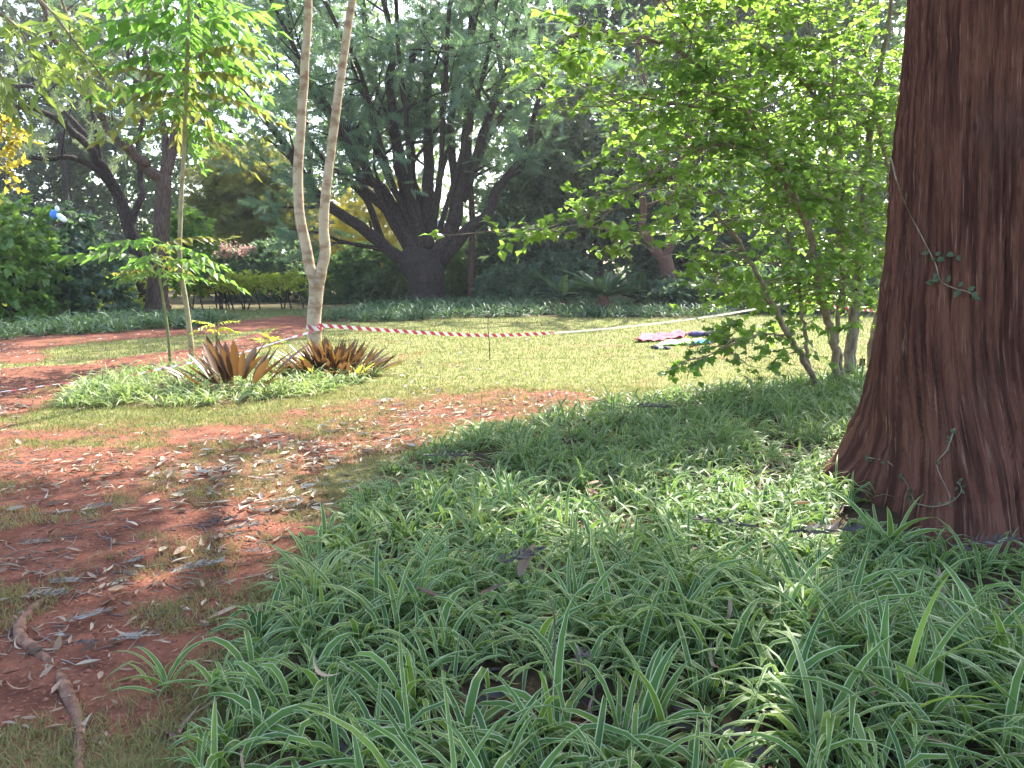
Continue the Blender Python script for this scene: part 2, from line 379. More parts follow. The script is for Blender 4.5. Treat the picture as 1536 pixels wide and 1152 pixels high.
def cedar_mat():
    m, n, l = new_mat('cedar_bark')
    at = n.new('ShaderNodeAttribute'); at.attribute_name = 'ridge'
    tc = n.new('ShaderNodeTexCoord').outputs['Object']
    gu = n.new('ShaderNodeAttribute'); gu.attribute_name = 'gu'; sp = n.new('ShaderNodeSeparateXYZ'); l.new(tc, sp.inputs[0])
    cb = n.new('ShaderNodeCombineXYZ'); l.new(gu.outputs['Fac'], cb.inputs[0]); l.new(sp.outputs[2], cb.inputs[1]); cy = cb.outputs[0]
    s1 = ntex(n, l, 1, 7, cy, sc=(22, 1.3, 1)); s2 = ntex(n, l, 1, 6, cy, sc=(85, 3.2, 1)); s3 = ntex(n, l, 1, 5, cy, sc=(40, 9, 1)); b = ntex(n, l, 1.6, 4, tc, sc=(1, 1, .5))
    c = mixc(n, l, (.054, .020, .014), (.148, .060, .039), ramp(n, l, s1, .36, .64))
    c = mixc(n, l, c, (.25, .128, .088), ramp(n, l, s2, .55, .75))
    c = mixc(n, l, c, (.020, .009, .007), ramp(n, l, at.outputs['Fac'], .55, .15))
    c = mixc(n, l, c, (.045, .020, .015), ramp(n, l, s3, .60, .78))
    c = mixc(n, l, c, (.075, .045, .036), ramp(n, l, b, .55, .78))
    pr = n.new('ShaderNodeBsdfPrincipled'); pr.inputs['Roughness'].default_value = .9; pr.inputs['Specular IOR Level'].default_value = .15
    l.new(c, pr.inputs['Base Color'])
    b1 = n.new('ShaderNodeBump'); b1.inputs['Strength'].default_value = .9; b1.inputs['Distance'].default_value = .03; l.new(s2, b1.inputs['Height'])
    b2 = n.new('ShaderNodeBump'); b2.inputs['Strength'].default_value = .8; b2.inputs['Distance'].default_value = .04; l.new(s1, b2.inputs['Height']); l.new(b1.outputs[0], b2.inputs['Normal'])
    l.new(b2.outputs[0], pr.inputs['Normal'])
    o = n.new('ShaderNodeOutputMaterial'); l.new(pr.outputs[0], o.inputs['Surface']); return m
M['cedar'] = cedar_mat()

# ------------------------------------------------------------------ the ground: one sheet, lawn and red soil
def GP(pts): return [G(a, b) for a, b in pts]
BED = GP([(330, 1152), (350, 1010), (425, 905), (505, 800), (575, 705), (700, 655), (850, 622), (1000, 597), (1120, 580), (1300, 566), (1420, 562)]) + [np.array([9, 9.2]), np.array([9, -1]), np.array([-.4, -1]), np.array([-.75, 1.2])]
MIDBED = GP([(92, 615), (110, 592), (190, 563), (320, 549), (420, 545), (560, 548), (575, 562), (540, 578), (470, 597), (335, 612), (200, 612)])
BACKBED = GP([(470, 483), (540, 466), (640, 457), (900, 457), (1090, 463), (1090, 476), (960, 478), (800, 476), (700, 477), (560, 485)])
LEFTBED = GP([(-300, 520), (0, 496), (130, 483), (330, 478), (350, 484), (290, 494), (100, 503), (-300, 540)])
S_FRONT = GP([(-600, 1152), (270, 1152), (310, 1010), (400, 900), (490, 790), (570, 690), (520, 660), (330, 668), (150, 672), (0, 662), (-500, 640)]) + [np.array([-12, 1]), np.array([-4, 0]), np.array([-1, -1])]
S_MID = GP([(0, 628), (330, 625), (520, 602), (700, 586), (850, 580), (930, 600), (880, 622), (720, 645), (560, 700), (330, 672), (0, 664), (-500, 650), (-500, 635)])
S_STRIP = GP([(560, 612), (700, 590), (840, 583), (930, 603), (840, 622), (700, 640), (600, 650)])
S_PATH = GP([(-600, 560), (0, 553), (130, 545), (300, 520), (420, 492), (455, 479), (475, 482), (440, 510), (340, 543), (230, 556), (130, 575), (95, 607), (0, 630), (-600, 640)])
S_BACK = GP([(-600, 525), (0, 507), (160, 498), (330, 486), (420, 475), (480, 472), (560, 478), (460, 486), (370, 499), (210, 508), (70, 522), (60, 545), (-600, 552)])
def soilness(x, y):
    s = np.zeros(x.shape)
    for poly, v, w in ((S_FRONT, .76, .5), (S_MID, .60, .35), (S_STRIP, .86, .3), (S_PATH, .95, .35), (S_BACK, .9, .4)):
        s = np.maximum(s, v * sstep(-w, w, poly_sd(poly, x, y)))
    s = np.maximum(s, .12)
    n = fbm(x * 1.1, y * 1.1, 5, 5); n2 = fbm(x * 3.1, y * 3.1, 15, 3)
    return np.clip(s + (n - .5) * .95 + (n2 - .5) * .5, 0, 1)
def gz(x, y):
    x, y = np.asarray(x, float), np.asarray(y, float)
    z = .05 * (fbm(x * .35, y * .35, 31, 3) - .5) + .035 * (fbm(x * 1.7, y * 1.7, 33, 3) - .5)
    return z * sstep(60, 25, np.hypot(x, y))
def axis(lo, hi, step, far, g=1.12):
    a = list(np.arange(lo, hi, step)); v, s = hi, step
    while v < far: a.append(v); s *= g; v += s
    v, s, L = lo, step, []
    while v > -far: s *= g; v -= s; L.append(v)
    return np.array(L[::-1] + a)
def ground():
    xs, ys = axis(-7.5, 7.5, .095, 700), axis(1.5, 12, .095, 900)
    X, Y = np.meshgrid(xs, ys); x, y = X.ravel(), Y.ravel()
    s = soilness(x, y)
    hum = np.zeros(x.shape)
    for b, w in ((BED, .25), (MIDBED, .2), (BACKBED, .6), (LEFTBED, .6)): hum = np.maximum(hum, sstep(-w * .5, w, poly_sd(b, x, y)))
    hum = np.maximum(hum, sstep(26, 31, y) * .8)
    i, j = np.meshgrid(np.arange(len(ys) - 1), np.arange(len(xs) - 1), indexing='ij'); k = (i * len(xs) + j).ravel()
    F = np.stack([k, k + 1, k + 1 + len(xs), k + len(xs)], -1)
    mk('ground', np.stack([x, y, gz(x, y)], -1), F, M['ground'], attrs={'soil': s, 'humus': hum * .85}, smooth=True, kind='structure')
ground()

def blades(name, mat, n, xr, yr, h, w, accept, seed, label, cat='grass', lean=.5, clump=None):
    r = np.random.default_rng(seed)
    u = r.uniform(0, 1, n); y = yr[0] * (yr[1] / yr[0]) ** u        # nearer ground gets more blades
    x = r.uniform(-1, 1, n) * (np.minimum(xr, .80 * y + .6))
    if clump:
        x = np.repeat(x, clump); y = np.repeat(y, clump); n = len(x)
        x = x + r.normal(0, .035, n); y = y + r.normal(0, .035, n)
    k = r.uniform(0, 1, n) < accept(x, y); x, y = x[k], y[k]; n = len(x)
    sc = .75 + .035 * y
    hh = h * r.uniform(.5, 1.4, n) * sc; ww = w * r.uniform(.7, 1.3, n) * (.55 + .09 * y)
    az = r.uniform(0, 6.28, n); la = r.uniform(0, 6.28, n); le = r.uniform(.2, 1.0, n) * lean
    b = np.stack([x, y, gz(x, y) - .003], -1)
    s = np.stack([np.cos(az), np.sin(az), 0 * az], -1) * ww[:, None] * .5
    d = np.stack([np.cos(la) * le, np.sin(la) * le, 1 - .3 * le], -1) * hh[:, None]
    m = b + d * .55 + np.array([0, 0, 1]) * hh[:, None] * .08
    V = np.stack([b - s, b + s, m + s * .7, m - s * .7, b + d], 1).reshape(-1, 3)
    o = np.arange(n)[:, None] * 5
    t = np.clip(fbm(x * .9, y * .9, seed, 3) * 1.3 - .15 + r.uniform(-.3, .3, n), 0, 1)
    mk(name, V, [np.array([[0, 1, 2, 3]]) + o, np.array([[3, 2, 4]]) + o], mat, attrs={'tint': np.repeat(t, 5)}, kind='stuff', label=label, cat=cat)
def outside_beds(x, y):
    k = np.ones(x.shape)
    for b in (BED, MIDBED, BACKBED, LEFTBED): k *= poly_sd(b, x, y) < -.03
    return k
blades('lawn_grass', M['grass'], 135000, 16, (6.0, 27), .036, .007,
       lambda x, y: outside_beds(x, y) * sstep(.78, .40, soilness(x, y)), 3, 'short sunlit yellow green lawn grass')
blades('sparse_grass', M['grass_dry'], 24000, 6, (2.0, 9.5), .052, .0055,
       lambda x, y: (poly_sd(BED, x, y) < .15) * np.maximum(sstep(.50, .62, fbm(x * 1.6, y * 1.6, 77, 3)), sstep(.72, .5, soilness(x, y))) * .95, 4, 'thin tufts of dry grass on the red soil', lean=1.1, clump=7)

# ------------------------------------------------------------------ strap-leaved ground cover
def straps(r, cx, cy, nl, L, W, S=6, e0=(18, 80), curv=(60, 165), spread=.03, wig=.15):
    n = len(cx) * nl
    x0 = np.repeat(cx, nl) + r.normal(0, spread, n); y0 = np.repeat(cy, nl) + r.normal(0, spread, n)
    Lc = np.repeat(np.broadcast_to(L, cx.shape), nl) * r.uniform(.55, 1.25, n); Wc = np.repeat(np.broadcast_to(W, cx.shape), nl) * r.uniform(.65, 1.3, n)
    az = r.uniform(0, 2 * np.pi, n); e = np.radians(r.uniform(*e0, n)); c = np.radians(r.uniform(*curv, n))
    s = np.linspace(0, 1, S + 1)
    kink = np.where(r.uniform(0, 1, n) < .12, r.uniform(.8, 1.6, n), 0)[:, None] * sstep(.45, .6, s)[None]
    ang = e[:, None] - c[:, None] * s[None] ** 1.4 - kink
    azs = az[:, None] + r.normal(0, wig, n)[:, None] * s[None] * 2
    ds = (Lc / S)[:, None]
    dr = np.cos(ang) * ds; dzv = np.sin(ang) * ds
    px = x0[:, None] + np.concatenate([np.zeros((n, 1)), np.cumsum(dr * np.cos(azs), 1)[:, :-1]], 1)
    py = y0[:, None] + np.concatenate([np.zeros((n, 1)), np.cumsum(dr * np.sin(azs), 1)[:, :-1]], 1)
    pz = np.concatenate([np.zeros((n, 1)), np.cumsum(dzv, 1)[:, :-1]], 1)
    pz = np.maximum(pz, .008 + .01 * s[None]) + gz(x0, y0)[:, None]
    w = Wc[:, None] * np.minimum(1, .45 + 2.2 * s)[None] * (1 - s ** 3.0 * .97)[None] * .5
    tw = az[:, None] + np.pi / 2 + r.normal(0, .35, n)[:, None]
    tilt = r.normal(0, .35, n)[:, None]
    side = np.stack([np.cos(tw) * w * np.cos(tilt), np.sin(tw) * w * np.cos(tilt), w * np.sin(tilt)], -1)
    mid = np.stack([px, py, pz], -1)
    mv = mid.copy(); mv[..., 2] -= w * .38
    V = np.stack([mid - side, mv, mid + side], 2).reshape(-1, 3)
    k = (np.arange(S) * 3)[:, None] + np.array([0, 1])[None]; k = k.ravel()
    q = np.stack([k, k + 1, k + 4, k + 3], -1)
    F = (q[None] + (np.arange(n) * 3 * (S + 1))[:, None, None]).reshape(-1, 4)
    u = np.tile(np.array([-1, 0, 1.0]), n * (S + 1))
    t = np.repeat(np.clip(np.repeat(r.uniform(0, .6, len(cx)), nl) + r.uniform(0, .4, n), 0, 1), 3 * (S + 1))
    return V, F, u, t
def bed_points(r, poly, n, mind, xr, yr):
    x = r.uniform(*xr, n * 4); y = r.uniform(*yr, n * 4)
    k = poly_sd(poly, x, y) > mind; return x[k][:n], y[k][:n]
TRUNK_C = np.array([3.23, 4.86])
def strap_bed():
    r = np.random.default_rng(11); VV, FF, UU, TT, o = [], [], [], [], 0
    zones = [((-1.9, 3.2), (1.4, 3.4), 520, 12, .39, .025, 6), ((-1.5, 4.2), (3.4, 5.0), 540, 11, .36, .023, 5),
             ((-1.0, 5.2), (5.0, 7.0), 580, 12, .31, .020, 4), ((-.8, 6.0), (7.0, 10.2), 540, 11, .33, .022, 4)]
    for xr, yr, n, nl, L, W, S in zones:
        x, y = bed_points(r, BED, n, -.02, xr, yr)
        k = np.hypot(x - TRUNK_C[0], y - TRUNK_C[1]) > np.where(y < TRUNK_C[1] - .35, 1.22, .98)
        k &= x < .85 * y + .6
        # bare gaps where litter shows
        k &= fbm(x * 1.3, y * 1.3, 91, 3) > .27
        x, y = x[k], y[k]
        Ls = L * (.45 + 1.1 * fbm(x * 1.7, y * 1.7, 55, 2)); ed = sstep(0, .5, poly_sd(BED, x, y)); Ls = Ls * (.72 + .28 * ed) * (.62 + .38 * sstep(1.2, 1.9, np.hypot(x - TRUNK_C[0], y - TRUNK_C[1])))
        V, F, u, t = straps(r, x, y, nl, Ls, W * (.8 + .4 * r.uniform(0, 1, len(x))), S)
        VV.append(V); FF.append(F + o); UU.append(u); TT.append(t); o += len(V)
    mk('strap_leaf_ground_cover', np.concatenate(VV), np.concatenate(FF), M['strap'], attrs={'u': np.concatenate(UU), 'tint': np.concatenate(TT)}, smooth=True,
       kind='stuff', label='dense bed of green strap leaves with cream edges under the red-brown trunk', cat='ground cover')
strap_bed()
def dead_straps():
    r = np.random.default_rng(13); x, y = bed_points(r, BED, 230, .0, (-1.6, 5), (1.6, 8)); xm, ym = bed_points(r, MIDBED, 130, .0, (-7, -1), (8, 12.5)); x, y = np.concatenate([x, xm]), np.concatenate([y, ym]); k = (np.hypot(x - TRUNK_C[0], y - TRUNK_C[1]) > 1.2) & (x < .85 * y + .6); x, y = x[k], y[k]
    V, F, u, t = straps(r, x, y, 4, .30, .013, 5, (5, 42), (40, 130), .06, .5)
    mk('dead_strap_leaves', V, F, M['dry_tan'], attrs={'tint': t}, smooth=True, kind='stuff', label='withered tan blades among the strap leaves', cat='dead leaves')
dead_straps()
def far_bed(name, poly, n, xr, yr, nl, L, W, mat, label, seed, S=4):
    r = np.random.default_rng(seed); x, y = bed_points(r, poly, n, .0, xr, yr)
    V, F, u, t = straps(r, x, y, nl, L, W, S)
    mk(name, V, F, mat, attrs={'u': u, 'tint': t}, smooth=True, kind='stuff', label=label, cat='ground cover')
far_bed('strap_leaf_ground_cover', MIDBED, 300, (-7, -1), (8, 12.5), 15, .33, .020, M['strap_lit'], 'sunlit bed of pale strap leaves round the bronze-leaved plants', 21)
far_bed('strap_leaf_ground_cover', BACKBED, 1100, (-11, 14), (20, 34), 10, .55, .045, M['strap_far'], 'dark blue-green strap leaves round the many-limbed tree', 22, 3)
far_bed('strap_leaf_ground_cover', LEFTBED, 420, (-22, -6), (13, 25), 12, .55, .045, M['strap_far'], 'low strip of strap leaves along the far left path', 23, 3)

def tuft(pxy, label, n=20, L=.4, W=.028, mat='strap', seed=1, e0=(35, 85), spread=.025, curv=(45, 125), lime=0.0):
    """one clump that stands out; every leaf is a part"""
    r = np.random.default_rng(seed); g = G(*pxy); z = float(gz(g[0:1], g[1:2])[0])
    t = thing('strap_leaf_plant', label, 'plant', (g[0], g[1], z), 'strap-leaved plants that stand out of the bed')
    for i in range(n):
        V, F, u, tn = straps(r, g[0:1], g[1:2], 1, L, W, 8, e0, curv, spread)
        mk('leaf', V, F, M['lime_strap' if r.uniform() < lime else mat], t, attrs={'u': u, 'tint': tn}, smooth=True)
tuft((245, 1035), 'lone small strap-leaved tuft on the soil beside the exposed root', 13, .26, .020, seed=2)
tuft((1340, 1090), 'large arching strap-leaved plant with lime-green inner leaves near the lower right corner', 24, .50, .036, seed=3, lime=.35)
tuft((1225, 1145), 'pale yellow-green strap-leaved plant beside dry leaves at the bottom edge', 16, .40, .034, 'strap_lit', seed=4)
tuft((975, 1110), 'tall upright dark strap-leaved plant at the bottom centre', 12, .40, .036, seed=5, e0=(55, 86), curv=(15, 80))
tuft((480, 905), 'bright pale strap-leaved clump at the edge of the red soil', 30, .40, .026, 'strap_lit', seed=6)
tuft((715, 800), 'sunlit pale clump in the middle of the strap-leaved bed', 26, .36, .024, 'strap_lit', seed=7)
tuft((1330, 835), 'strap-leaved clump against the foot of the red-brown trunk', 20, .42, .034, seed=8)
tuft((1490, 1010), 'broad strap-leaved clump at the right edge of the picture', 22, .46, .038, seed=9)
tuft((1200, 930), 'blue-green strap-leaved clump beside dark dead twigs', 20, .40, .034, seed=10)
tuft((1285, 590), 'fountain-shaped strap-leaved clump at the foot of the leafy shrub stems', 24, .55, .036, seed=12)

# ------------------------------------------------------------------ the big red-brown trunk
def trunk_r(th, z):
    base = np.interp(z, [-.2, 0, .2, .48, .82, 1.55, 2.5, 3.5, 6, 9], [1.04, .96, .84, .765, .725, .695, .685, .68, .62, .5])
    fl = sstep(1.1, -.05, z)
    lob = fl * (.10 * np.cos(3 * th + .3) + .09 * np.cos(5 * th - 1.2) + .05 * np.cos(9 * th + 2))
    return base * (1 + .025 * np.cos(2 * th + 1) + .02 * np.cos(5 * th + .4 * z)) + lob
def cedar():
    c = TRUNK_C
    t = thing('cedar_tree', 'massive red-brown fibrous trunk of the tree at the right edge', 'tree', (c[0], c[1], 0))
    zs = np.concatenate([np.linspace(-.15, 3.6, 210), np.linspace(3.7, 9, 30)])
    n = 400; th = np.linspace(0, 2 * np.pi, n, endpoint=False)
    TH, Z = np.meshgrid(th, zs)
    tw = TH + .10 * Z - .25 * sstep(1.2, 0, Z) * np.sin(TH * 2)        # grain leans a little
    R = trunk_r(TH, Z)
    per = lambda f, g, s: (1 - TH / 6.2832) * fbm(tw * f, Z * g, s, 4) + TH / 6.2832 * fbm((tw - 2 * np.pi) * f, Z * g, s, 4)
    a, b = per(24, .55, 3), per(64, 1.3, 4)
    ridge = 1 - np.abs(a - .5) * 3.2
    R = R + .036 * (ridge - .4) + .036 * (b - .5) + .03 * (per(8, .5, 9) - .5) + .022 * (fbm(tw * 5, Z * 5, 6, 3) - .5) * (1 + sstep(1.0, .1, Z) * 3.2)
    V = np.stack([c[0] + R * np.cos(TH), c[1] + R * np.sin(TH), Z], -1).reshape(-1, 3)
    i, j = np.meshgrid(np.arange(len(zs) - 1), np.arange(n), indexing='ij'); k = (j + 1) % n
    F = np.stack([i * n + j, i * n + k, (i + 1) * n + k, (i + 1) * n + j], -1).reshape(-1, 4)
    mk('trunk', V, F, M['cedar'], t, {'ridge': np.clip(ridge * .6 + b * .5, 0, 1).ravel(), 'gu': (tw * .75).ravel()}, smooth=True)
    r = np.random.default_rng(5); mb, tw_ = MB(), MB()
    tp = t_pinnate(3, .45, .16, .2, .1, two=False, end=False)
    for q in range(42):  # boughs above the view, set mostly sunward to shade the foreground
        az = (r.uniform(.15, 3.0) if q % 3 else r.uniform(1.3, 2.5)) if q < 30 else r.uniform(3.0, 6.4); L = r.uniform(5.2, 7.6) if q < 30 else r.uniform(3, 5); z0 = r.uniform(5.6, 8.6)
        d = np.array([math.cos(az), math.sin(az), 0])
        s = np.linspace(0, 1, 8)[:, None]
        path = np.array([c[0], c[1], z0]) + d * L * s + np.array([0, 0, 1]) * (2.2 * s - 1.2 * s * s) + r.normal(0, .12, (8, 3)) * s
        mk('branch', *tube(path, [.13, .03], 7), M['bark_red'], t, smooth=True)
        na = int(46 * L / 5); tt = r.uniform(.15, 1, na)
        A = np.stack([np.interp(tt, s[:, 0], path[:, k]) for k in range(3)], -1)
        keep = fbm(A[:, 0] * .55 - .25 * A[:, 2], A[:, 1] * .55 - .45 * A[:, 2], 88, 2) > .30; gx, gy = A[:, 0] - .466 * A[:, 2], A[:, 1] - .808 * A[:, 2]
        for ex, ey, ea, eb in ((-.75, 3.75, 1.35, .8), (.4, 4.3, 1.4, .75), (1.5, 5.1, 1.4, .8), (.6, 5.6, 1.3, .8), (1.5, 2.3, .75, .5), (-2.6, 5.0, .9, .6)): keep &= ((gx - ex) / ea) ** 2 + ((gy - ey) / eb) ** 2 > 1.25  # clears twigs along chosen sun rays to shape dapples on the ground
        A = A[keep]; na = len(A)
        D = d * .5 + r.normal(size=(na, 3)) * np.array([.8, .8, .25])
        twigs(r, A, D, r.uniform(.35, .85, na), 8, tp, .40, mb, tw_, droop=.3)
    mb.build('crown', M['far_a'], t); tw_.build('twigs', M['twig'], t)
cedar()

# ------------------------------------------------------------------ trees
def limb_tree(name, label, base, trunk, trunk_r_, limbs, bark, leafm, tpl, size, twn, seed, m=9, tlen=(.8, 1.8), t0=.35, droop=.15, sides=9, group=None, extra=2, upb=.25, wob=.5):
    """trunk + limbs given as paths; side branches and leafy twigs grow from the limbs"""
    r = np.random.default_rng(seed)
    t = thing(name, label, 'tree', base, group)
    tr = MB(); tr.add(*tube(smooth_path(trunk, 6), trunk_r_, 16, .06 if wob > .1 else .02, seed)); tr.build('trunk', bark, t, True)
    mb, tw = MB(), MB()
    for i, (pts, r0, r1) in enumerate(limbs):
        path = smooth_path(pts, 6); n = len(path)
        path += np.stack([(fbm(np.arange(n) * .22, np.full(n, i * 3.7), seed + c, 2) - .5) * wob for c in range(3)], -1) * np.minimum(1, np.arange(n) / 6)[:, None]
        mk('limb', *tube(path, [r0, (r0 + r1) * .5, r1], sides, .05, seed + i), bark, t, smooth=True)
        ln = np.linalg.norm(np.diff(path, axis=0), axis=1).sum()
        br = MB()
        for k in range(int(ln * extra * .5)):
            s = r.uniform(.3, .98); q = int(s * (n - 1)); p0 = path[q]; d0 = nrm(path[min(q + 1, n - 1)] - path[max(q - 1, 0)])
            d = nrm(d0 * .6 + r.normal(size=3) * np.array([.8, .8, .5]) + np.array([0, 0, upb])); L = r.uniform(1.0, 2.6) * (.6 + .4 * ln / 8)
            ss = np.linspace(0, 1, 6)[:, None]; rr = r0 + (r1 - r0) * s
            b = p0 + d * L * ss + r.normal(size=3) * .35 * ss * ss + r.normal(0, .05, (6, 3)) * ss
            br.add(*tube(b, [rr * .45, .012], 5))
            na = max(2, int(L * twn)); tt = r.uniform(.25, 1, na)
            A = np.stack([np.interp(tt, ss[:, 0], b[:, c]) for c in range(3)], -1)
            twigs(r, A, d * .5 + r.normal(size=(na, 3)) * np.array([.8, .8, .45]), r.uniform(*tlen, na), m, tpl, size, mb, tw, droop, up=.4)
        br.build('branch', bark, t, True)
        na = max(2, int(ln * (1 - t0) * twn * .6)); tt = r.uniform(t0, 1, na); lin = np.linspace(0, 1, n)
        A = np.stack([np.interp(tt, lin, path[:, c]) for c in range(3)], -1)
        twigs(r, A, r.normal(size=(na, 3)) * np.array([1, 1, .5]), r.uniform(*tlen, na), m, tpl, size, mb, tw, droop, up=.4)
    mb.build('crown', leafm, t); tw.build('twigs', M['twig'], t)
    return t
def PT(px, py, Y): return tuple(P(px, py, Y))
FEATHER = t_pinnate(7, .24, .10, .25, .15, two=False, end=False)
FEATHER2 = t_pinnate(6, .3, .13, .25, .15, two=False, end=False)
def t_leaf4(w=.34, droop=.15, fold=.07): return np.array([(0, 0, 0), (-w, .38, fold), (0, .5, 0), (w, .38, fold), (0, 1, -droop)], float), np.array([(0, 2, 1), (0, 3, 2), (1, 2, 4), (2, 3, 4)])
LF4 = t_leaf4()
RH = t_rhomb(); RHW = t_rhomb(.36, .1, .12); OV = t_ovate()

# the wide many-limbed tree behind the lawn
b = P(638, 452, 31.5); b[2] = 0
YC = 31.5
limb_tree('spreading_tree', 'wide dark tree whose many limbs fan out from a short thick trunk behind the lawn', b,
    [(b[0], YC, -.2), PT(640, 440, YC), PT(638, 412, YC), PT(630, 392, YC), PT(632, 372, YC)], [.92, .76, .82, .92, .60],
    [(PL([(612, 396), (575, 366), (520, 328), (470, 280), (428, 219), (390, 172), (350, 120), (310, 40)], YC, 29), 0.279, .07),
     (PL([(620, 385), (590, 335), (555, 290), (534, 250), (505, 200), (468, 140), (430, 70), (400, -20)], YC, 33), 0.246, .06),
     (PL([(625, 382), (604, 335), (578, 298), (556, 264), (540, 214), (520, 190), (480, 150), (440, 60), (420, -60)], YC, 30), 0.295, .07),
     (PL([(618, 375), (607, 320), (600, 262), (588, 205), (575, 150), (550, 80), (540, 0), (530, -80)], YC, 34), 0.295, .07),
     (PL([(632, 378), (622, 315), (608, 255), (594, 200), (585, 140), (592, 80), (578, 20), (560, -60)], YC, 29.5), 0.279, .08),
     (PL([(640, 370), (640, 300), (645, 240), (640, 180), (643, 100), (634, 20), (628, -80)], YC, 32), 0.295, .09),
     (PL([(645, 372), (628, 300), (618, 240), (612, 170), (620, 90), (650, 10), (660, -70)], YC, 33), 0.262, .07),
     (PL([(652, 390), (682, 335), (690, 280), (698, 220), (700, 150), (706, 75), (712, -10), (705, -90)], YC, 31), 0.361, .09),
     (PL([(686, 310), (679, 240), (677, 165), (688, 95), (690, 20), (680, -60)], YC, 33), 0.197, .07),
     (PL([(692, 300), (715, 240), (735, 172), (758, 115), (772, 50), (800, -40)], YC, 29.5), 0.246, .07),
     (PL([(662, 392), (700, 352), (730, 322), (746, 290), (762, 262), (785, 238), (802, 190), (815, 120), (850, 40)], YC, 29), 0.271, .06),
     (PL([(712, 250), (742, 190), (790, 130), (840, 90), (880, 30)], YC, 32), 0.164, .05),
     (PL([(625, 360), (600, 300), (570, 240), (555, 170), (530, 110), (500, 40), (490, -40)], YC, 31), .17, .05),
     (PL([(650, 350), (655, 290), (668, 230), (660, 160), (668, 80), (660, 0)], YC, 34), .16, .05),
     (PL([(575, 366), (545, 300), (500, 250), (450, 190), (420, 120), (400, 40)], 32, 34), .16, .05),
     (PL([(735, 172), (750, 110), (740, 40), (745, -40)], 30, 31), .13, .04),
     (PL([(635, 360), (615, 260), (600, 120), (590, -20), (570, -120), (520, -200)], YC, 25), .12, .04),  # added high forward limbs, ending out of view to shade the lawn
     (PL([(625, 360), (585, 260), (540, 120), (480, -10), (420, -110), (350, -190)], YC, 25.5), .12, .04),
     (PL([(645, 360), (660, 240), (670, 100), (680, -40), (700, -130), (730, -200)], YC, 25), .12, .04),
     (PL([(655, 360), (690, 240), (720, 120), (750, -10), (800, -110), (860, -170)], YC, 26), .12, .04),
     (PL([(610, 370), (560, 280), (500, 180), (440, 70), (380, -60), (300, -150)], YC, 26), .12, .04),
     (PL([(600, 385), (560, 372), (520, 362), (480, 352), (445, 345)], YC, 29), 0.115, .03)],
    M['bark_dark'], M['feather'], FEATHER, .58, 1.7, 41, m=9, tlen=(.8, 1.9), t0=.5, droop=.12, extra=2.0, wob=.35)

# twin-stemmed pale tree, its crown above the picture
b = G(471, 548); YT = b[1]
limb_tree('forked_tree', 'slim pale tan tree forked into two smooth stems, tied with barrier tape', (b[0], b[1], 0),
    [(b[0], YT, -.1), PT(472, 520, YT), PT(471, 480, YT), PT(474, 445, YT), PT(475, 422, YT)], [.125, .118, .110, .110, .122],
    [(PL([(474, 426), (465, 400), (458, 365), (450, 315), (448, 250), (452, 170), (458, 90), (463, 0), (466, -120), (455, -260), (430, -420)], YT), .092, .045),
     (PL([(478, 426), (484, 400), (488, 365), (486, 330), (491, 270), (500, 200), (512, 110), (527, 10), (545, -110), (570, -250), (600, -400)], YT), .090, .045)],
    M['bark_pale'], M['far_d'], FEATHER2, .5, 1.2, 43, m=8, tlen=(.6, 1.2), t0=.88, sides=14, extra=0, wob=.04)

# left: dark tree with a leaning limb, and two arching ones beside it
b = G(236, 472)
limb_tree('leaning_tree', 'dark brown tree left of the lawn with one limb leaning far left', (b[0], b[1], 0),
    [(b[0], b[1], -.1), PT(236, 440, b[1]), PT(240, 380, b[1]), PT(244, 320, b[1]), PT(246, 262, b[1])], [.42, .34, .26, .24, .23],
    [(PL([(245, 275), (222, 245), (198, 228), (172, 192), (142, 152), (114, 118), (84, 60), (60, -20)], b[1], b[1] - 2), .19, .05),
     (PL([(247, 268), (262, 205), (272, 150), (286, 90), (300, 20), (310, -60)], b[1], b[1] + 2), .17, .05),
     (PL([(244, 268), (246, 215), (236, 170), (222, 120), (215, 60), (205, -40)], b[1], b[1] + 1), .12, .04)],
    M['bark_mid'], M['far_a'], FEATHER2, .5, 1.5, 44, m=7, tlen=(.6, 1.4), t0=.45)
b = G(228, 468)
limb_tree('arching_tree', 'dark tree whose bare limbs arch out to the left edge of the picture', (b[0] - .3, b[1] + 1.5, 0),
    [(b[0] - .3, b[1] + 1.5, -.1), PT(222, 440, b[1] + 1.5), PT(205, 380, b[1] + 1.5), PT(188, 322, b[1] + 1.5), PT(176, 290, b[1] + 1.5)], [.36, .30, .24, .22, .21],
    [(PL([(178, 296), (160, 255), (135, 210), (104, 182), (50, 163), (-10, 172), (-80, 190)], b[1] + 1.5, b[1] - 1), .19, .04),
     (PL([(184, 312), (150, 262), (110, 240), (60, 238), (10, 226), (-60, 222)], b[1] + 1.5, b[1] - 2), .12, .04),
     (PL([(162, 262), (128, 205), (95, 165), (55, 135), (0, 122), (-60, 90)], b[1] + 1.5, b[1] + 2), .12, .04),
     (PL([(196, 345), (210, 290), (216, 230), (208, 150), (190, 60), (180, -30)], b[1] + 1.5, b[1] + 3), .13, .04),
     (PL([(150, 245), (140, 180), (120, 110), (90, 40), (70, -40)], b[1] + 1.5, b[1] + 1), .10, .03)],
    M['bark_dark'], M['far_e'], FEATHER2, .5, 1.1, 45, m=6, tlen=(.6, 1.4), t0=.45, extra=1.3)

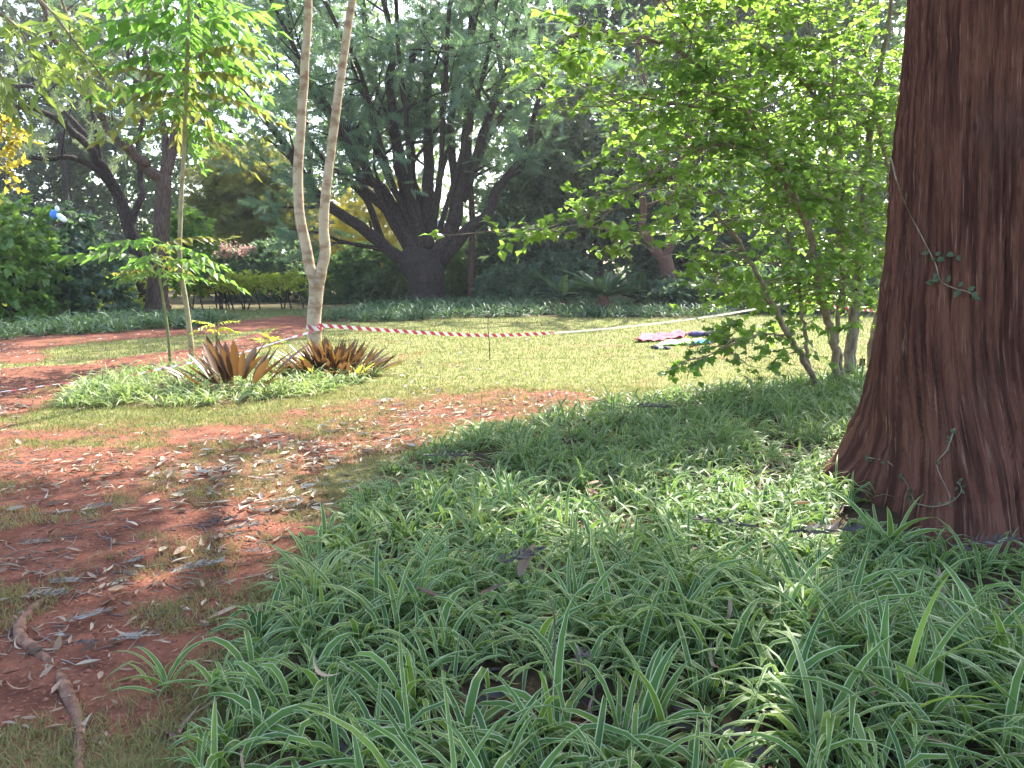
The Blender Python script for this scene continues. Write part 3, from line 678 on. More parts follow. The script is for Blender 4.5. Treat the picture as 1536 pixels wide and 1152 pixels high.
# curved reddish tree in the thicket and a thin straight one
b = G(1003, 466)
limb_tree('curved_tree', 'reddish tree with a curved forked trunk in the dark thicket', (b[0], b[1], 0),
    [(b[0], b[1], -.1), PT(1004, 440, b[1]), PT(1002, 408, b[1]), PT(996, 384, b[1])], [.34, .30, .26, .25],
    [(PL([(998, 390), (980, 368), (966, 345), (962, 322), (975, 290), (985, 240), (980, 180), (960, 100), (950, 10)], b[1], b[1] + 1), .19, .05),
     (PL([(998, 390), (1003, 360), (1000, 335), (1004, 305), (1020, 270), (1030, 200), (1050, 120), (1060, 20)], b[1], b[1] - 1), .15, .05)],
    M['bark_red'], M['far_b'], RHW, .26, 2.2, 46, m=14, tlen=(.7, 1.5), t0=.4)
b = G(706, 454)
limb_tree('slender_tree', 'thin straight red-brown trunk just right of the many-limbed tree', (b[0], b[1], 0),
    [(b[0], b[1], -.1), PT(707, 420, b[1]), PT(708, 350, b[1]), PT(706, 270, b[1])], [.17, .15, .13, .10],
    [(PL([(706, 275), (716, 220), (735, 180), (760, 150)], b[1], b[1] + 3), .09, .04)],
    M['bark_red'], M['far_a'], RHW, .28, 1.6, 47, m=12, tlen=(.6, 1.2), t0=.5)

# ------------------------------------------------------------------ trees and bushes far behind
def blob_tree(name, label, px, Y, blobs, bark, leafm, tpl, size, n, m, seed, tr=.25, tlen=.8, droop=.2, up=.32, gr='trees behind the lawn', cat='tree', trunk_top=None):
    """blobs: (px, py_centre, half width m, half height m, depth offset)"""
    r = np.random.default_rng(seed)
    b = np.array([P(px, 400, Y)[0], Y, 0.0]); t = thing(name, label, cat, b, gr)
    cs = [(P(a, c, Y + dy), np.array([rx, rx * .85, rz])) for a, c, rx, rz, dy in blobs]
    top = max(c[2] for c, _ in cs) * .8
    pth = smooth_path([b - (0, 0, .2), b + (r.normal(0, .15), r.normal(0, .15), top * .4), b + (r.normal(0, .3), r.normal(0, .3), top)], 5)
    mk('trunk', *tube(pth, [tr * 1.2, tr, tr * .4], 9, .1, seed), bark, t, smooth=True)
    mb, tw, br = MB(), MB(), MB()
    vol = np.array([q[0] * q[0] * q[2] for _, q in cs]) ** .67; vol /= vol.sum()
    for (c, q), f in zip(cs, vol):
        s0 = pth[min(len(pth) - 1, max(2, int(len(pth) * min(.95, max(.2, (c[2] - q[2] * .6) / max(top, .1))))))]
        br.add(*tube(smooth_path([s0, (s0 + c) / 2 + (0, 0, -.2), c], 4), [tr * .5, .03], 6))
        k = max(12, int(n * f * (3.0 if Y > 40 else 1.8 if Y > 30 else 1.3))); A, d = ellip(r, k, c, q * .85, .4)
        keep = A[:, 2] > .1; A, d = A[keep], d[keep]
        ti = np.clip(.15 + .7 * fbm(A[:, 0] * .8 + A[:, 1] * .6, A[:, 2] * .8, seed, 2) + r.normal(0, .15, len(A)), 0, 1)
        twigs(r, A, d + r.normal(0, .5, d.shape), tlen * r.uniform(.5, 1.3, len(A)), m, tpl, size, mb, tw if Y < 30 else None, droop, up=up, tint=ti, tw_r=.01)
    br.build('branch', bark, t, True); mb.build('crown', leafm, t); tw.build('twigs', M['twig'], t)
    return t
BD, BM = M['bark_dark'], M['bark_mid']
bt = blob_tree
# far row (55-70 m), left to right
bt('far_tree', 'grey-green tree filling the gap behind the arching limbs', 60, 52, [(40, 300, 5, 4.5, 0), (110, 250, 4, 4, 2), (10, 380, 4, 3, -2), (120, 370, 4, 3.2, 0), (50, 190, 5, 4, 0), (140, 170, 4, 3.5, 0)], BD, M['far_e'], RHW, .34, 420, 13, 101, tlen=1.2)
bt('far_tree', 'tall airy tree rising above the arching limbs', 110, 50, [(60, 70, 5, 3.5, 0), (150, 50, 5, 3.5, 0), (-30, 110, 5, 4, 0), (230, 90, 4, 3.5, 0), (100, -20, 5, 3.5, 0), (10, 0, 5, 4, 0)], BD, M['far_e'], RHW, .30, 430, 13, 119, tlen=1.2)
bt('far_tree', 'dull olive tree behind the leaning trunk', 190, 56, [(170, 310, 5, 4.5, 0), (230, 350, 5, 3.5, 1), (150, 390, 4, 3, 0), (200, 210, 5, 4, 0)], BD, M['far_a'], RHW, .34, 380, 13, 102, tlen=1.2)
bt('far_tree', 'blue-green tree between the sapling and the forked tree', 330, 58, [(310, 270, 4, 4.5, 0), (330, 190, 3.5, 3, 0), (300, 100, 4, 3, 0), (360, 40, 4, 3, 0), (280, 10, 4, 3, 0), (345, 340, 5, 3.5, 0), (300, 390, 5, 3, 0)], BD, M['far_b'], RHW, .34, 420, 13, 103, tlen=1.2)
bt('far_tree', 'mottled green tree behind the forked pale tree', 470, 60, [(440, 320, 5, 4, 0), (500, 270, 5, 4.2, 2), (460, 390, 5, 3, 0), (530, 370, 5, 3.5, 0), (470, 190, 5, 3.5, 0), (540, 150, 5, 4, 0), (430, 90, 4.5, 3.5, 0), (500, 30, 5, 3.5, 0)], BD, M['far_a'], RHW, .34, 460, 13, 104, tlen=1.2)
bt('far_tree', 'pale green tree glimpsed between the fanned limbs', 610, 64, [(580, 330, 6, 4, 0), (650, 385, 6, 3, 0), (560, 390, 5, 3, 0), (600, 230, 5, 4, 0), (680, 160, 5, 4, 0), (610, 110, 5, 4, 0)], BD, M['far_d'], RHW, .34, 360, 13, 105, tlen=1.2)
bt('far_tree', 'green tree right of the thick short trunk', 770, 52, [(740, 350, 5, 4, 0), (790, 280, 5, 5, 0), (730, 400, 4, 3, 0), (780, 170, 5, 4, 0), (750, 70, 5, 4, 0), (800, 0, 5, 4, 0)], BD, M['far_a'], RHW, .34, 460, 13, 106, tlen=1.2)
bt('far_tree', 'tall dark tree above the cycads', 870, 46, [(850, 330, 5, 4, 0), (880, 220, 5, 4, 0), (850, 120, 5, 4.2, 1), (920, 60, 5, 4, 0), (870, -40, 5, 4, 0), (960, -60, 5, 4, 0), (900, 400, 4.5, 2.6, 0)], BD, M['far_b'], RHW, .30, 900, 14, 107, tlen=1.1)
bt('far_tree', 'tall blue-green tree behind the leafy shrub', 1050, 44, [(1020, 330, 5, 4, 0), (1060, 230, 5, 4, 0), (1010, 140, 5, 4, 0), (1090, 60, 5, 4, 0), (1040, -50, 5, 4, 0), (1120, -40, 5, 4, 0), (1050, 400, 4.5, 2.6, 0)], BD, M['far_b'], RHW, .30, 900, 14, 108, tlen=1.1)
bt('far_tree', 'dark tree standing behind the shrub and the big trunk', 1240, 42, [(1210, 320, 5, 4, 0), (1260, 220, 5, 4, 0), (1210, 110, 5, 4, 0), (1300, 40, 5, 4, 0), (1240, 400, 4.5, 2.6, 0), (1340, 330, 5, 4, 0), (1200, -10, 5, 4, 0), (1340, 130, 5, 5, 0), (1320, -60, 5, 4, 0)], BD, M['far_a'], RHW, .30, 900, 14, 109, tlen=1.1)
bt('far_tree', 'dark tree far behind the big red-brown trunk', 1480, 42, [(1440, 320, 5, 4, 0), (1480, 180, 6, 5, 0), (1520, 330, 6, 5, 0)], BD, M['far_a'], RHW, .4, 420, 12, 110, tlen=1.1)
bt('far_tree', 'dark tree beyond the left edge', -90, 46, [(-80, 300, 6, 5, 0), (-130, 180, 6, 5, 0), (-40, 390, 4, 3, 0)], BD, M['far_b'], RHW, .4, 420, 12, 111, tlen=1.1)
# middle row (28-40 m)
bt('olive_tree', 'yellow-olive feathery tree left of the forked pale stems', 395, 41, [(380, 265, 2.6, 1.9, 0), (345, 295, 1.9, 1.5, 0), (420, 310, 2.1, 1.7, 0), (385, 335, 2.6, 1.0, 0)], BD, M['far_c'], FEATHER2, .55, 230, 8, 112, tr=.15)
bt('yellow_tree', 'small yellowing tree behind the left end of the many-limbed tree', 560, 40, [(545, 350, 2.2, 1.5, 0), (505, 375, 1.8, 1.2, 0), (590, 300, 1.6, 1.5, 0)], BD, M['yellow'], FEATHER2, .5, 110, 7, 113, tr=.12)
bt('thicket_tree', 'grey-brown twiggy tree left of the curved reddish trunk', 900, 33, [(880, 240, 2.8, 2.8, 0), (860, 320, 2.5, 2.2, 0), (900, 160, 2.2, 2.2, 1), (930, 290, 2.2, 2.0, 0)], BM, M['far_e'], RH, .26, 560, 15, 114, tr=.2)
bt('thicket_tree', 'dark leafy tree right of the many-limbed trunk', 800, 34, [(800, 330, 2.6, 2.2, 0), (780, 390, 2.4, 1.6, 0), (825, 400, 2.2, 1.5, 0), (835, 260, 2.2, 2.2, 0)], BD, M['far_b'], RH, .28, 620, 15, 115, tr=.2)
bt('thicket_tree', 'dark leafy tree behind the curved reddish trunk', 1030, 32, [(1035, 340, 2.5, 2.2, 0), (1010, 400, 2.2, 1.4, 1), (1070, 400, 2.2, 1.5, 0), (1000, 260, 2.5, 2.2, 2), (1070, 240, 2.5, 2.2, 1)], BD, M['far_b'], RH, .28, 760, 15, 116, tr=.2)
bt('thicket_tree', 'leafy tree seen through the shrub stems beside the big trunk', 1190, 30, [(1180, 330, 2.5, 2.2, 0), (1160, 410, 2.4, 1.3, 0), (1240, 390, 2.4, 1.6, 0), (1300, 330, 2.5, 2.5, 0)], BD, M['far_a'], RH, .28, 560, 15, 117, tr=.2)
# bushes
bu = lambda *a, **k: blob_tree(*a, cat='bush', gr='bushes behind the lawn', **k)
bu('broadleaf_bush', 'tall dark green broad-leaved bush at the left edge', 20, 21, [(10, 345, 1.3, 1.1, 0), (35, 400, 1.2, .9, 0), (-30, 420, 1.3, 1.1, 0), (20, 460, 1.3, .6, 0), (-60, 330, 1.3, 1.5, 0)], BD, M['far_d'], LF4, .24, 330, 12, 120, tr=.08, tlen=.45)
bu('broadleaf_bush', 'dark bush with bare stems right of the left-edge bush', 105, 22.5, [(85, 400, 1.1, .9, 0), (125, 410, 1.2, .9, 0), (100, 350, 1.0, .9, 1), (60, 450, 1.0, .6, 0), (150, 445, 1.0, .5, 0)], BD, M['far_b'], LF4, .22, 330, 12, 121, tr=.07, tlen=.45)
bu('bright_bush', 'bright green bush behind the leaning trunk', 285, 27, [(270, 385, 1.1, 1.2, 0), (285, 350, .8, .9, 0)], BD, M['far_d'], LF4, .24, 150, 12, 122, tr=.07, tlen=.4)
bu('flowering_bush', 'grey-green bush under the pink flower plumes', 345, 34, [(330, 408, 1.8, 1.1, 0), (375, 412, 1.9, 1.2, 0), (420, 405, 1.8, 1.4, 0)], BD, M['far_b'], RH, .24, 330, 14, 123, tr=.08, tlen=.5)
bu('broadleaf_bush', 'green bush left of the thick short trunk', 540, 33, [(510, 420, 1.8, 1.1, 0), (560, 405, 1.6, 1.2, 0), (585, 430, 1.3, .8, 0)], BD, M['far_a'], RH, .26, 300, 14, 124, tr=.08, tlen=.5)
bu('broadleaf_bush', 'bright leafy bush right of the thick short trunk', 690, 35, [(680, 425, 1.4, 1.0, 0), (720, 420, 1.6, 1.2, 0), (700, 395, 1.3, 1.0, 0)], BD, M['far_d'], RH, .26, 250, 13, 125, tr=.08, tlen=.5)
bu('broadleaf_bush', 'shaded bush under the dark leafy tree right of the trunk', 790, 31, [(770, 432, 1.6, .9, 0), (820, 435, 1.6, .9, 0), (850, 420, 1.4, 1.1, 0)], BD, M['far_b'], RH, .25, 330, 14, 126, tr=.08, tlen=.5)
bu('broadleaf_bush', 'low dark bush right of the cycads', 1030, 26, [(1010, 448, 1.2, .6, 0), (1045, 445, 1.2, .7, 0), (1070, 440, 1.1, .8, 0)], BD, M['far_b'], RH, .24, 260, 14, 127, tr=.06, tlen=.4)
bu('broadleaf_bush', 'bush behind the shrub stems beside the big trunk', 1180, 25, [(1130, 440, 1.3, .8, 0), (1190, 440, 1.4, .8, 0), (1260, 430, 1.5, 1.0, 0), (1320, 430, 1.5, 1.0, 0)], BD, M['far_a'], RH, .24, 330, 14, 128, tr=.06, tlen=.4)
bu('yellow_bush', 'yellow-lit low bush at the foot of the leaning trunk', 195, 27, [(170, 447, 1.1, .7, 0), (210, 440, 1.0, .9, 0)], BD, M['lime'], LF4, .17, 160, 12, 129, tr=.05, tlen=.35)
bu('yellow_bush', 'yellow-lit bush behind the far left path', 60, 28, [(40, 452, 1.5, .6, 0), (95, 455, 1.5, .5, 0), (-20, 455, 1.5, .7, 0)], BD, M['lime'], LF4, .17, 160, 12, 130, tr=.05, tlen=.35)
# pink plumes on the flowering bush
r = np.random.default_rng(7); mb = MB()
A, d = ellip(r, 130, P(345, 386, 33.2), (1.3, .5, .38), .1)
t = thing('flower_plumes', 'pale pink flower plumes above the grey-green bush', 'flowers', P(345, 390, 33.2))
twigs(r, A, d * .3 + np.array([.2, 0, 1.0]), .35, 12, RH, .11, mb, None, .1); mb.build('blossom', M['pink'], t)

# clipped hedge by the red path, sunlit look put into the leaf colour, stems showing below
def hedge(name, label, x0, x1, yb, Y, h, matn, seed, dens=1.0):
    r = np.random.default_rng(seed); a, b_ = P(x0, yb, Y)[0], P(x1, yb, Y)[0]
    t = thing(name, label, 'hedge', ((a + b_) / 2, Y, 0), 'hedges behind the far path')
    n = int((b_ - a) * 62 * dens); mb, tw, st = MB(), MB(), MB()
    A = np.stack([r.uniform(a, b_, n), Y + r.uniform(-.5, .6, n), h * (1 - .42 * r.uniform(0, 1, n) ** 1.6)], -1)
    A[:, 2] += .16 * (fbm(A[:, 0] * .8, A[:, 1], seed, 2) - .5)
    twigs(r, A, r.normal(size=(n, 3)) * np.array([1, 1, .5]) + np.array([0, 0, .3]), .3, 11, RHW, .16, mb, tw, .1, tw_r=.006)
    for k in range(int((b_ - a) * 5)):
        p = np.array([r.uniform(a, b_), Y + r.uniform(-.4, .5), -.05]); q = p + (r.normal(0, .15), r.normal(0, .1), h * .8)
        st.add(*tube(np.linspace(p, q, 4), [.03, .015], 5))
    mb.build('foliage', M[matn], t); tw.build('twigs', M['twig'], t); st.build('stems', M['bark_dark'], t)
hedge('clipped_hedge', 'clipped hedge with sunlit lime top beside the far red path', 285, 452, 470, 27.5, 1.15, 'lime', 51)
hedge('clipped_hedge', 'low yellow-green hedge far behind the bush at the left edge', -60, 230, 470, 30, 1.05, 'lime', 52, .8)
hedge('clipped_hedge', 'shaded green hedge far behind the thick short trunk', 470, 720, 455, 38, 1.1, 'lime', 53, .7)

# cycads with arching blue-green fronds
FROND = t_pinnate(22, .16, .020, .45, .25, two=True, end=False, a0=1.2)
def cycad(label, px, py, Y, n, L, seed, h=.5):
    r = np.random.default_rng(seed); b = P(px, py, Y); b[2] = 0
    t = thing('cycad', label, 'cycad', b, 'cycads in the dark thicket')
    mk('trunk', *tube(np.linspace(b - (0, 0, .1), b + (0, 0, h), 8), [.24, .26, .22, .16], 12, .3, seed), M['bark_red'], t, smooth=True)
    me = make_mesh('frond', *FROND, M['cycad'], {'tint': r.uniform(.2, .9, len(FROND[0])), 'u': np.zeros(len(FROND[0]))})
    for k in range(n):
        az = k * 2.4 + r.normal(0, .2); e = r.uniform(.35, 1.2)
        d = np.array([math.cos(az) * math.cos(e), math.sin(az) * math.cos(e), math.sin(e)])
        o = put('frond', me, t); place(o, b + (0, 0, h * .95), d, np.array([0, 0, 1]) + r.normal(0, .1, 3), L * r.uniform(.8, 1.15))
cycad('tall cycad with drooping grey-green fronds below the curved reddish tree', 905, 462, 24.5, 26, 1.25, 61, .6)
cycad('smaller cycad leaning in the shade left of the tall cycad', 845, 462, 26, 20, 1.3, 62, .4)
cycad('low cycad tucked between the tall cycad and the curved trunk', 955, 463, 26.5, 20, 1.3, 63, .4)

# ------------------------------------------------------------------ leafy shrub beside the big trunk
def leafy_shrub():
    r = np.random.default_rng(71); b = G(1245, 578)
    t = thing('leafy_shrub', 'multi-stemmed shrub with bright backlit green leaves beside the big trunk', 'shrub', (b[0], b[1], 0))
    mb, tw = MB(), MB(); Y = b[1]
    stems = [([(1232, 590), (1212, 552), (1198, 528), (1181, 502), (1160, 455), (1130, 400), (1090, 340), (1040, 280), (990, 230)], Y - .3, Y - 1.6, .040),
             ([(1214, 556), (1208, 510), (1203, 479), (1196, 420), (1180, 350), (1165, 290), (1150, 200), (1140, 100), (1130, 10)], Y - .2, Y + .4, .028),
             ([(1258, 576), (1247, 503), (1238, 469), (1228, 434), (1214, 344), (1176, 270), (1155, 231), (1118, 170), (1080, 136), (1020, 76), (950, 55), (870, 40)], Y, Y - 1.2, .052),
             ([(1262, 570), (1258, 533), (1253, 505), (1262, 430), (1258, 350), (1265, 270), (1255, 180), (1225, 90), (1200, -20)], Y + .1, Y + .3, .038),
             ([(1274, 560), (1277, 515), (1281, 472), (1286, 429), (1292, 350), (1300, 250), (1310, 150), (1330, 50), (1340, -60)], Y + .5, Y + .9, .085),
             ([(1306, 552), (1310, 507), (1320, 463), (1330, 400), (1335, 300), (1320, 200), (1300, 100), (1290, -20)], Y + .8, Y + 1.2, .060),
             ([(1265, 470), (1266, 420), (1262, 330), (1240, 240), (1250, 130), (1240, 20)], Y + .2, Y - .2, .022),
             ([(1174, 269), (1152, 231), (1108, 216), (1061, 219), (1005, 247), (950, 290), (900, 330), (850, 350)], Y - .6, Y - 2.0, .022),
             ([(1190, 515), (1160, 500), (1120, 505), (1085, 520), (1050, 538)], Y - .5, Y - 2.0, .012),
             ([(1155, 232), (1100, 180), (1040, 160), (960, 150), (900, 160)], Y - .6, Y - 1.2, .020),
             ([(1150, 200), (1080, 100), (1010, 20), (960, -60)], Y, Y - 1.0, .022),
             ([(1255, 180), (1180, 100), (1100, 30), (1040, -60)], Y + .2, Y - .6, .024),
             ([(1160, 455), (1130, 440), (1090, 420), (1060, 400)], Y - .6, Y - 1.4, .012),
             ([(1228, 434), (1170, 400), (1110, 380), (1050, 360)], Y - .2, Y - .6, .014),
             ([(1262, 330), (1220, 290), (1200, 220), (1190, 120)], Y + .2, Y + .6, .018)]
    for pts, y0, y1, r0 in stems:
        path = smooth_path(PL(pts, y0, y1), 5); path[2:-1] += r.normal(0, .012, (len(path) - 3, 3))
        mk('stem', *tube(path, [r0, r0 * .75, r0 * .25], 8, .1), M['twig_pale'] if r0 < .07 else M['bark_grey'], t, smooth=True)
        ln = np.linalg.norm(np.diff(path, axis=0), axis=1).sum(); lo = path[:, 2] > 1.0
        if r0 < .013: lo[:] = True; lo[:3] = False
        cand = path[lo]
        nb = int(len(cand) and ln * 9.0)
        for k in range(nb):
            p0 = cand[r.integers(0, len(cand))]
            if p0[2] < 2.2 and r0 > .013 and r.uniform() < .4: continue
            d = nrm(r.normal(size=3) * np.array([1, .9, .35]) + np.array([-.25, -.15, .12]))
            L = r.uniform(.5, 1.35) * (1 if r0 > .013 else .35); ss = np.linspace(0, 1, 5)[:, None]
            bp = p0 + d * L * ss + np.array([0, 0, -.22]) * L * ss * ss + r.normal(0, .03, (5, 3)) * ss
            tw.add(*tube(bp, [.009, .003], 4))
            na = max(2, int(L * 9)); tt = r.uniform(.15, 1, na)
            A = np.stack([np.interp(tt, ss[:, 0], bp[:, c]) for c in range(3)], -1)
            twigs(r, A, d * .8 + r.normal(size=(na, 3)) * np.array([.8, .8, .2]), r.uniform(.15, .45, na), 6, LFS, .094, mb, tw, .15, up=.75, tw_r=.003)
    o = mb.build('crown', M['shrub'], t); o['kind'] = 'stuff'
    tw.build('twigs', M['twig_pale'], t)
    # the sprays that hang lowest and nearest: each leaf its own piece
    me = make_mesh('leaf', *LOB, M['shrub'], {'tint': np.full(len(LOB[0]), .3)}); me2 = make_mesh('leaf', *LOB, M['shrub'], {'tint': np.full(len(LOB[0]), .9)})
    sprays = [([(1130, 505), (1090, 522), (1060, 535), (1035, 548)], Y - 2.0), ([(1075, 400), (1055, 395), (1035, 392)], Y - 1.6), ([(870, 352), (835, 348), (800, 352)], Y - 2.1),
              ([(950, 385), (925, 372), (895, 370)], Y - 1.9), ([(1110, 480), (1085, 492), (1075, 505)], Y - 1.8), ([(1210, 520), (1175, 535), (1160, 548)], Y - 1.2),
              ([(1290, 480), (1265, 492), (1240, 500)], Y - .9), ([(1180, 345), (1130, 330), (1090, 335)], Y - 1.7), ([(900, 60), (850, 30), (800, 12)], Y - 2.0),
              ([(930, 130), (880, 110), (850, 90)], Y - 2.0), ([(1250, 300), (1200, 285), (1160, 290)], Y - 1.5), ([(1300, 120), (1260, 100), (1220, 105)], Y - 1.4)]
    sp = MB()
    for pts, y in sprays:
        path = smooth_path(PL(pts, y + .35, y), 6); sp.add(*tube(path, [.008, .003], 5))
        for k in range(19):
            q = r.integers(1, len(path)); d = nrm(path[q] - path[q - 1]); s = nrm(r.normal(size=3) * np.array([1, 1, .3]))
            o = put('leaf', me if r.uniform() < .5 else me2, t)
            place(o, path[q] + r.normal(0, .015, 3), d * .5 + s * .8 + np.array([0, 0, -.35]), np.array([0, 0, 1]) + r.normal(0, .3, 3), .125 * r.uniform(.7, 1.25))
    sp.build('spray_stems', M['twig_pale'], t)
LOB = t_lobed(); LFS = t_leaf4(.42, .18, .08)
leafy_shrub()

# ------------------------------------------------------------------ saplings on the left
BIGLEAF = t_pinnate(8, .27, .085, .38, .35, two=True, a0=1.2)
def jit(t, r):
    V, F = t; n = (len(V) - 12) // 4; V = V.copy(); V[:4 * n] += np.repeat(r.normal(0, .018, (n, 3)), 4, 0) * np.tile([[0], [1], [2.2], [1]], (n, 1)); return V, F
def sapling(name, label, path, rad, mat, whorls, seed, old=0.0, leafmats=('sapling', 'sapling_old')):
    r = np.random.default_rng(seed); path = smooth_path(path, 6); b = path[0]
    t = thing(name, label, 'sapling', (b[0], b[1], 0))
    mk('stem', *tube(path, rad, 9, .05, seed), mat, t, smooth=True)
    mes = [[make_mesh('leaf', *jit(t_pinnate(int(r.integers(7, 10)), .15, .050, r.uniform(.25, .55), .55, two=True, a0=1.25), r), M[m], {'tint': r.uniform(0, 1, 400)[:0] if 0 else None} if 0 else None) for _ in range(4)] for m in leafmats]
    for ms in mes:
        for me in ms:
            at = me.attributes.new('tint', 'FLOAT', 'POINT'); at.data.foreach_set('value', r.uniform(0, 1, len(me.vertices)).astype(np.float32))
    for z, n, L, el, f in whorls:
        i = np.argmin(abs(path[:, 2] - z)); p = path[i]
        for k in range(n):
            az = k * 6.283 / n + r.uniform(-.35, .35) + z; e = el + r.uniform(-.25, .25)
            d = np.array([math.cos(az) * math.cos(e), math.sin(az) * math.cos(e), math.sin(e)])
            o = put('leaf', mes[1 if r.uniform() < f else 0][r.integers(0, 4)], t)
            place(o, p + (0, 0, r.uniform(-.08, .08)), d, np.array([0, 0, 1]) + r.normal(0, .15, 3), L * r.uniform(.75, 1.15))
g = G(289, 543); y = g[1]
zz = lambda py: P(280, py, y)[2]
sapling('sapling', 'slender sapling with tiers of bright pinnate leaves left of the forked tree',
        [(g[0], y, -.05), PT(287, 520, y), PT(280, 460, y), PT(270, 390, y), PT(272, 300, y), PT(277, 200, y), PT(280, 120, y), PT(283, 30, y), PT(285, -60, y)], [.050, .040, .034, .028, .018], M['olive_stem'],
        [(zz(-50), 8, 1.4, .35, 0), (zz(-12), 9, 1.5, .3, 0), (zz(20), 9, 1.5, .22, 0), (zz(52), 9, 1.5, .2, .1), (zz(84), 9, 1.45, .15, .25), (zz(116), 9, 1.4, .12, .4), (zz(148), 8, 1.25, .1, .5), (zz(182), 7, 1.0, .05, .5)], 81)
g = G(256, 548); y = g[1]
sapling('sapling', 'short green-stemmed sapling with a flat crown of large pinnate leaves',
        [(g[0], y, -.05), PT(252, 500, y), PT(245, 450, y), PT(237, 400, y), PT(235, 370, y)], [.026, .020, .013], M['green_stem'],
        [(zz(372) , 6, 1.0, .35, .1), (zz(388), 7, 1.1, .22, .4), (zz(405), 5, .85, .1, .1)], 82)
g = G(323, 545); y = g[1]
sapling('seedling', 'knee-high seedling with drooping yellow-green leaves beside the bronze plant',
        [(g[0], y, -.05), PT(324, 520, y), PT(326, 500, y), PT(328, 486, y)], [.012, .008], M['green_stem'], [(zz(492), 5, .45, .35, .0)], 83, leafmats=('lime', 'lime'))
g = G(405, 530); y = g[1]
sapling('seedling', 'small pale green seedling behind the left tape', [(g[0], y, -.03), PT(405, 520, y), PT(404, 508, y)], [.008, .005], M['green_stem'], [(zz(516), 7, .26, .5, 0), (zz(508), 6, .25, .8, 0)], 84, leafmats=('lime', 'sapling'))

# bronze-leaved plants: each leaf a part
def bronze(label, pxy, n, L, W, seed, el=(.35, 1.45), rad=.1, sq=1.0):
    r = np.random.default_rng(seed); g = G(*pxy); t = thing('bronze_plant', label, 'plant', (g[0], g[1], 0), 'bronze-leaved plants')
    s = np.linspace(0, 1, 6); w = W * np.sin(np.pi * np.clip(s * .88 + .12, 0, 1)) ** .8 * .5; w[-1] = .001
    mes = []
    for bend in (.05, .18, -.05):
        V = []
        for a, b_ in zip(s, w): V += [(-b_, a, .35 * b_ - bend * a * a), (0, a, -bend * a * a), (b_, a, .35 * b_ - bend * a * a)]
        k = np.arange(5)[:, None] * 3 + np.array([0, 1]); k = k.ravel(); F = np.stack([k, k + 1, k + 4, k + 3], -1)
        for m in ('bronze', 'bronze', 'bronze_yellow'):
            mes.append(make_mesh('leaf', V, F, M[m], {'tint': np.full(len(V), r.uniform(0, 1))}, smooth=True))
    for k in range(n):
        az = r.uniform(0, 6.28); e = r.uniform(*el); q = r.uniform(0, 1) ** .5
        d = np.array([math.cos(az) * math.cos(e), math.sin(az) * math.cos(e), math.sin(e)])
        o = put('leaf', mes[r.integers(0, 3) * 3 + (2 if r.uniform() < .05 else r.integers(0, 2))], t)
        p = np.array([g[0] + math.cos(az) * rad * q * (1.57 - e) * 1.6, g[1] + math.sin(az) * rad * q * (1.57 - e) * sq, (.16 if n < 60 else .03) * r.uniform(.3, 1.6)])
        place(o, p, d, np.array([-math.cos(az) * .6, -math.sin(az) * .6, 1.0]) + r.normal(0, .2, 3), L * r.uniform(.65, 1.1))
bronze('large rounded clump of dark bronze leaves at the foot of the forked tree', (498, 564), 250, .52, .17, 91, rad=.46)
bronze('upright bronze plant with broad copper leaves in the pale bed', (354, 590), 46, .54, .20, 92, el=(.5, 1.5), rad=.40)

# ------------------------------------------------------------------ overhanging leaves at the upper left, from a tree beside the frame
def hanging():
    r = np.random.default_rng(95); b = np.array([-7.2, 6.2, 0]); t = thing('drooping_tree', 'drooping pale green leafy twigs hanging into the upper left corner', 'tree', b)
    mk('trunk', *tube(smooth_path([b - (0, 0, .1), b + (.2, 0, 2), b + (.4, .2, 4.6), b + (.5, .3, 6)], 5), [.2, .15, .08], 10, .1), M['bark_grey'], t, smooth=True)
    mb, tw = MB(), MB()
    top = b + (.45, .25, 5.2)
    for pts, Y in (([(-60, -60), (20, -30), (70, 10), (110, 60), (150, 110), (172, 140)], 7.0), ([(-80, -10), (0, 20), (40, 60), (60, 110)], 6.8), ([(-120, 20), (-40, 60), (0, 110), (15, 150)], 6.6), ([(-60, -80), (60, -40), (100, 20), (105, 80), (95, 115)], 7.2)):
        path = smooth_path(np.concatenate([[top], PL(pts, Y - .3, Y)]), 5)
        mk('branch', *tube(path, [.035, .012, .004], 6), M['twig_pale'], t, smooth=True)
        n = 15; q = r.integers(len(path) // 2, len(path), n)
        twigs(r, path[q], r.normal(size=(n, 3)) * np.array([.7, .7, .2]) + np.array([.1, 0, -.5]), r.uniform(.1, .3, n), 4, t_rhomb(.17, .05, .1), .17, mb, tw, .5, up=.5, tw_r=.003)
    o = mb.build('crown', M['hang'], t); o['kind'] = 'stuff'; tw.build('twigs', M['twig_pale'], t)
    mb = MB(); t2 = thing('yellow_tree', 'yellow-leaved drooping branch end at the left edge', 'tree', (-11.0, 12, 0)); b = np.array([-11.0, 12, 0])
    mk('trunk', *tube(smooth_path([b - (0, 0, .1), b + (.1, 0, 2), b + (.3, .1, 4.6)], 5), [.12, .05], 8, .1), M['bark_grey'], t2, smooth=True); tw = MB()
    for pts in ([(-60, 160), (0, 195), (30, 230), (22, 270)], [(-60, 170), (0, 180), (15, 190), (30, 205)], [(-80, 200), (0, 240), (10, 275)]):
        path = smooth_path(np.concatenate([[b + (.3, .1, 4.4)], PL(pts, 11.6)]), 5); mk('branch', *tube(path, [.03, .01, .004], 6), M['twig_pale'], t2, smooth=True)
        n = 15; q = r.integers(len(path) // 2, len(path), n)
        twigs(r, path[q], r.normal(size=(n, 3)) * np.array([.7, .7, .4]), r.uniform(.1, .35, n), 5, RHW, .11, mb, tw, .3, up=.5, tw_r=.003)
    o = mb.build('crown', M['yellow'], t2); o['kind'] = 'stuff'; tw.build('twigs', M['twig_pale'], t2)
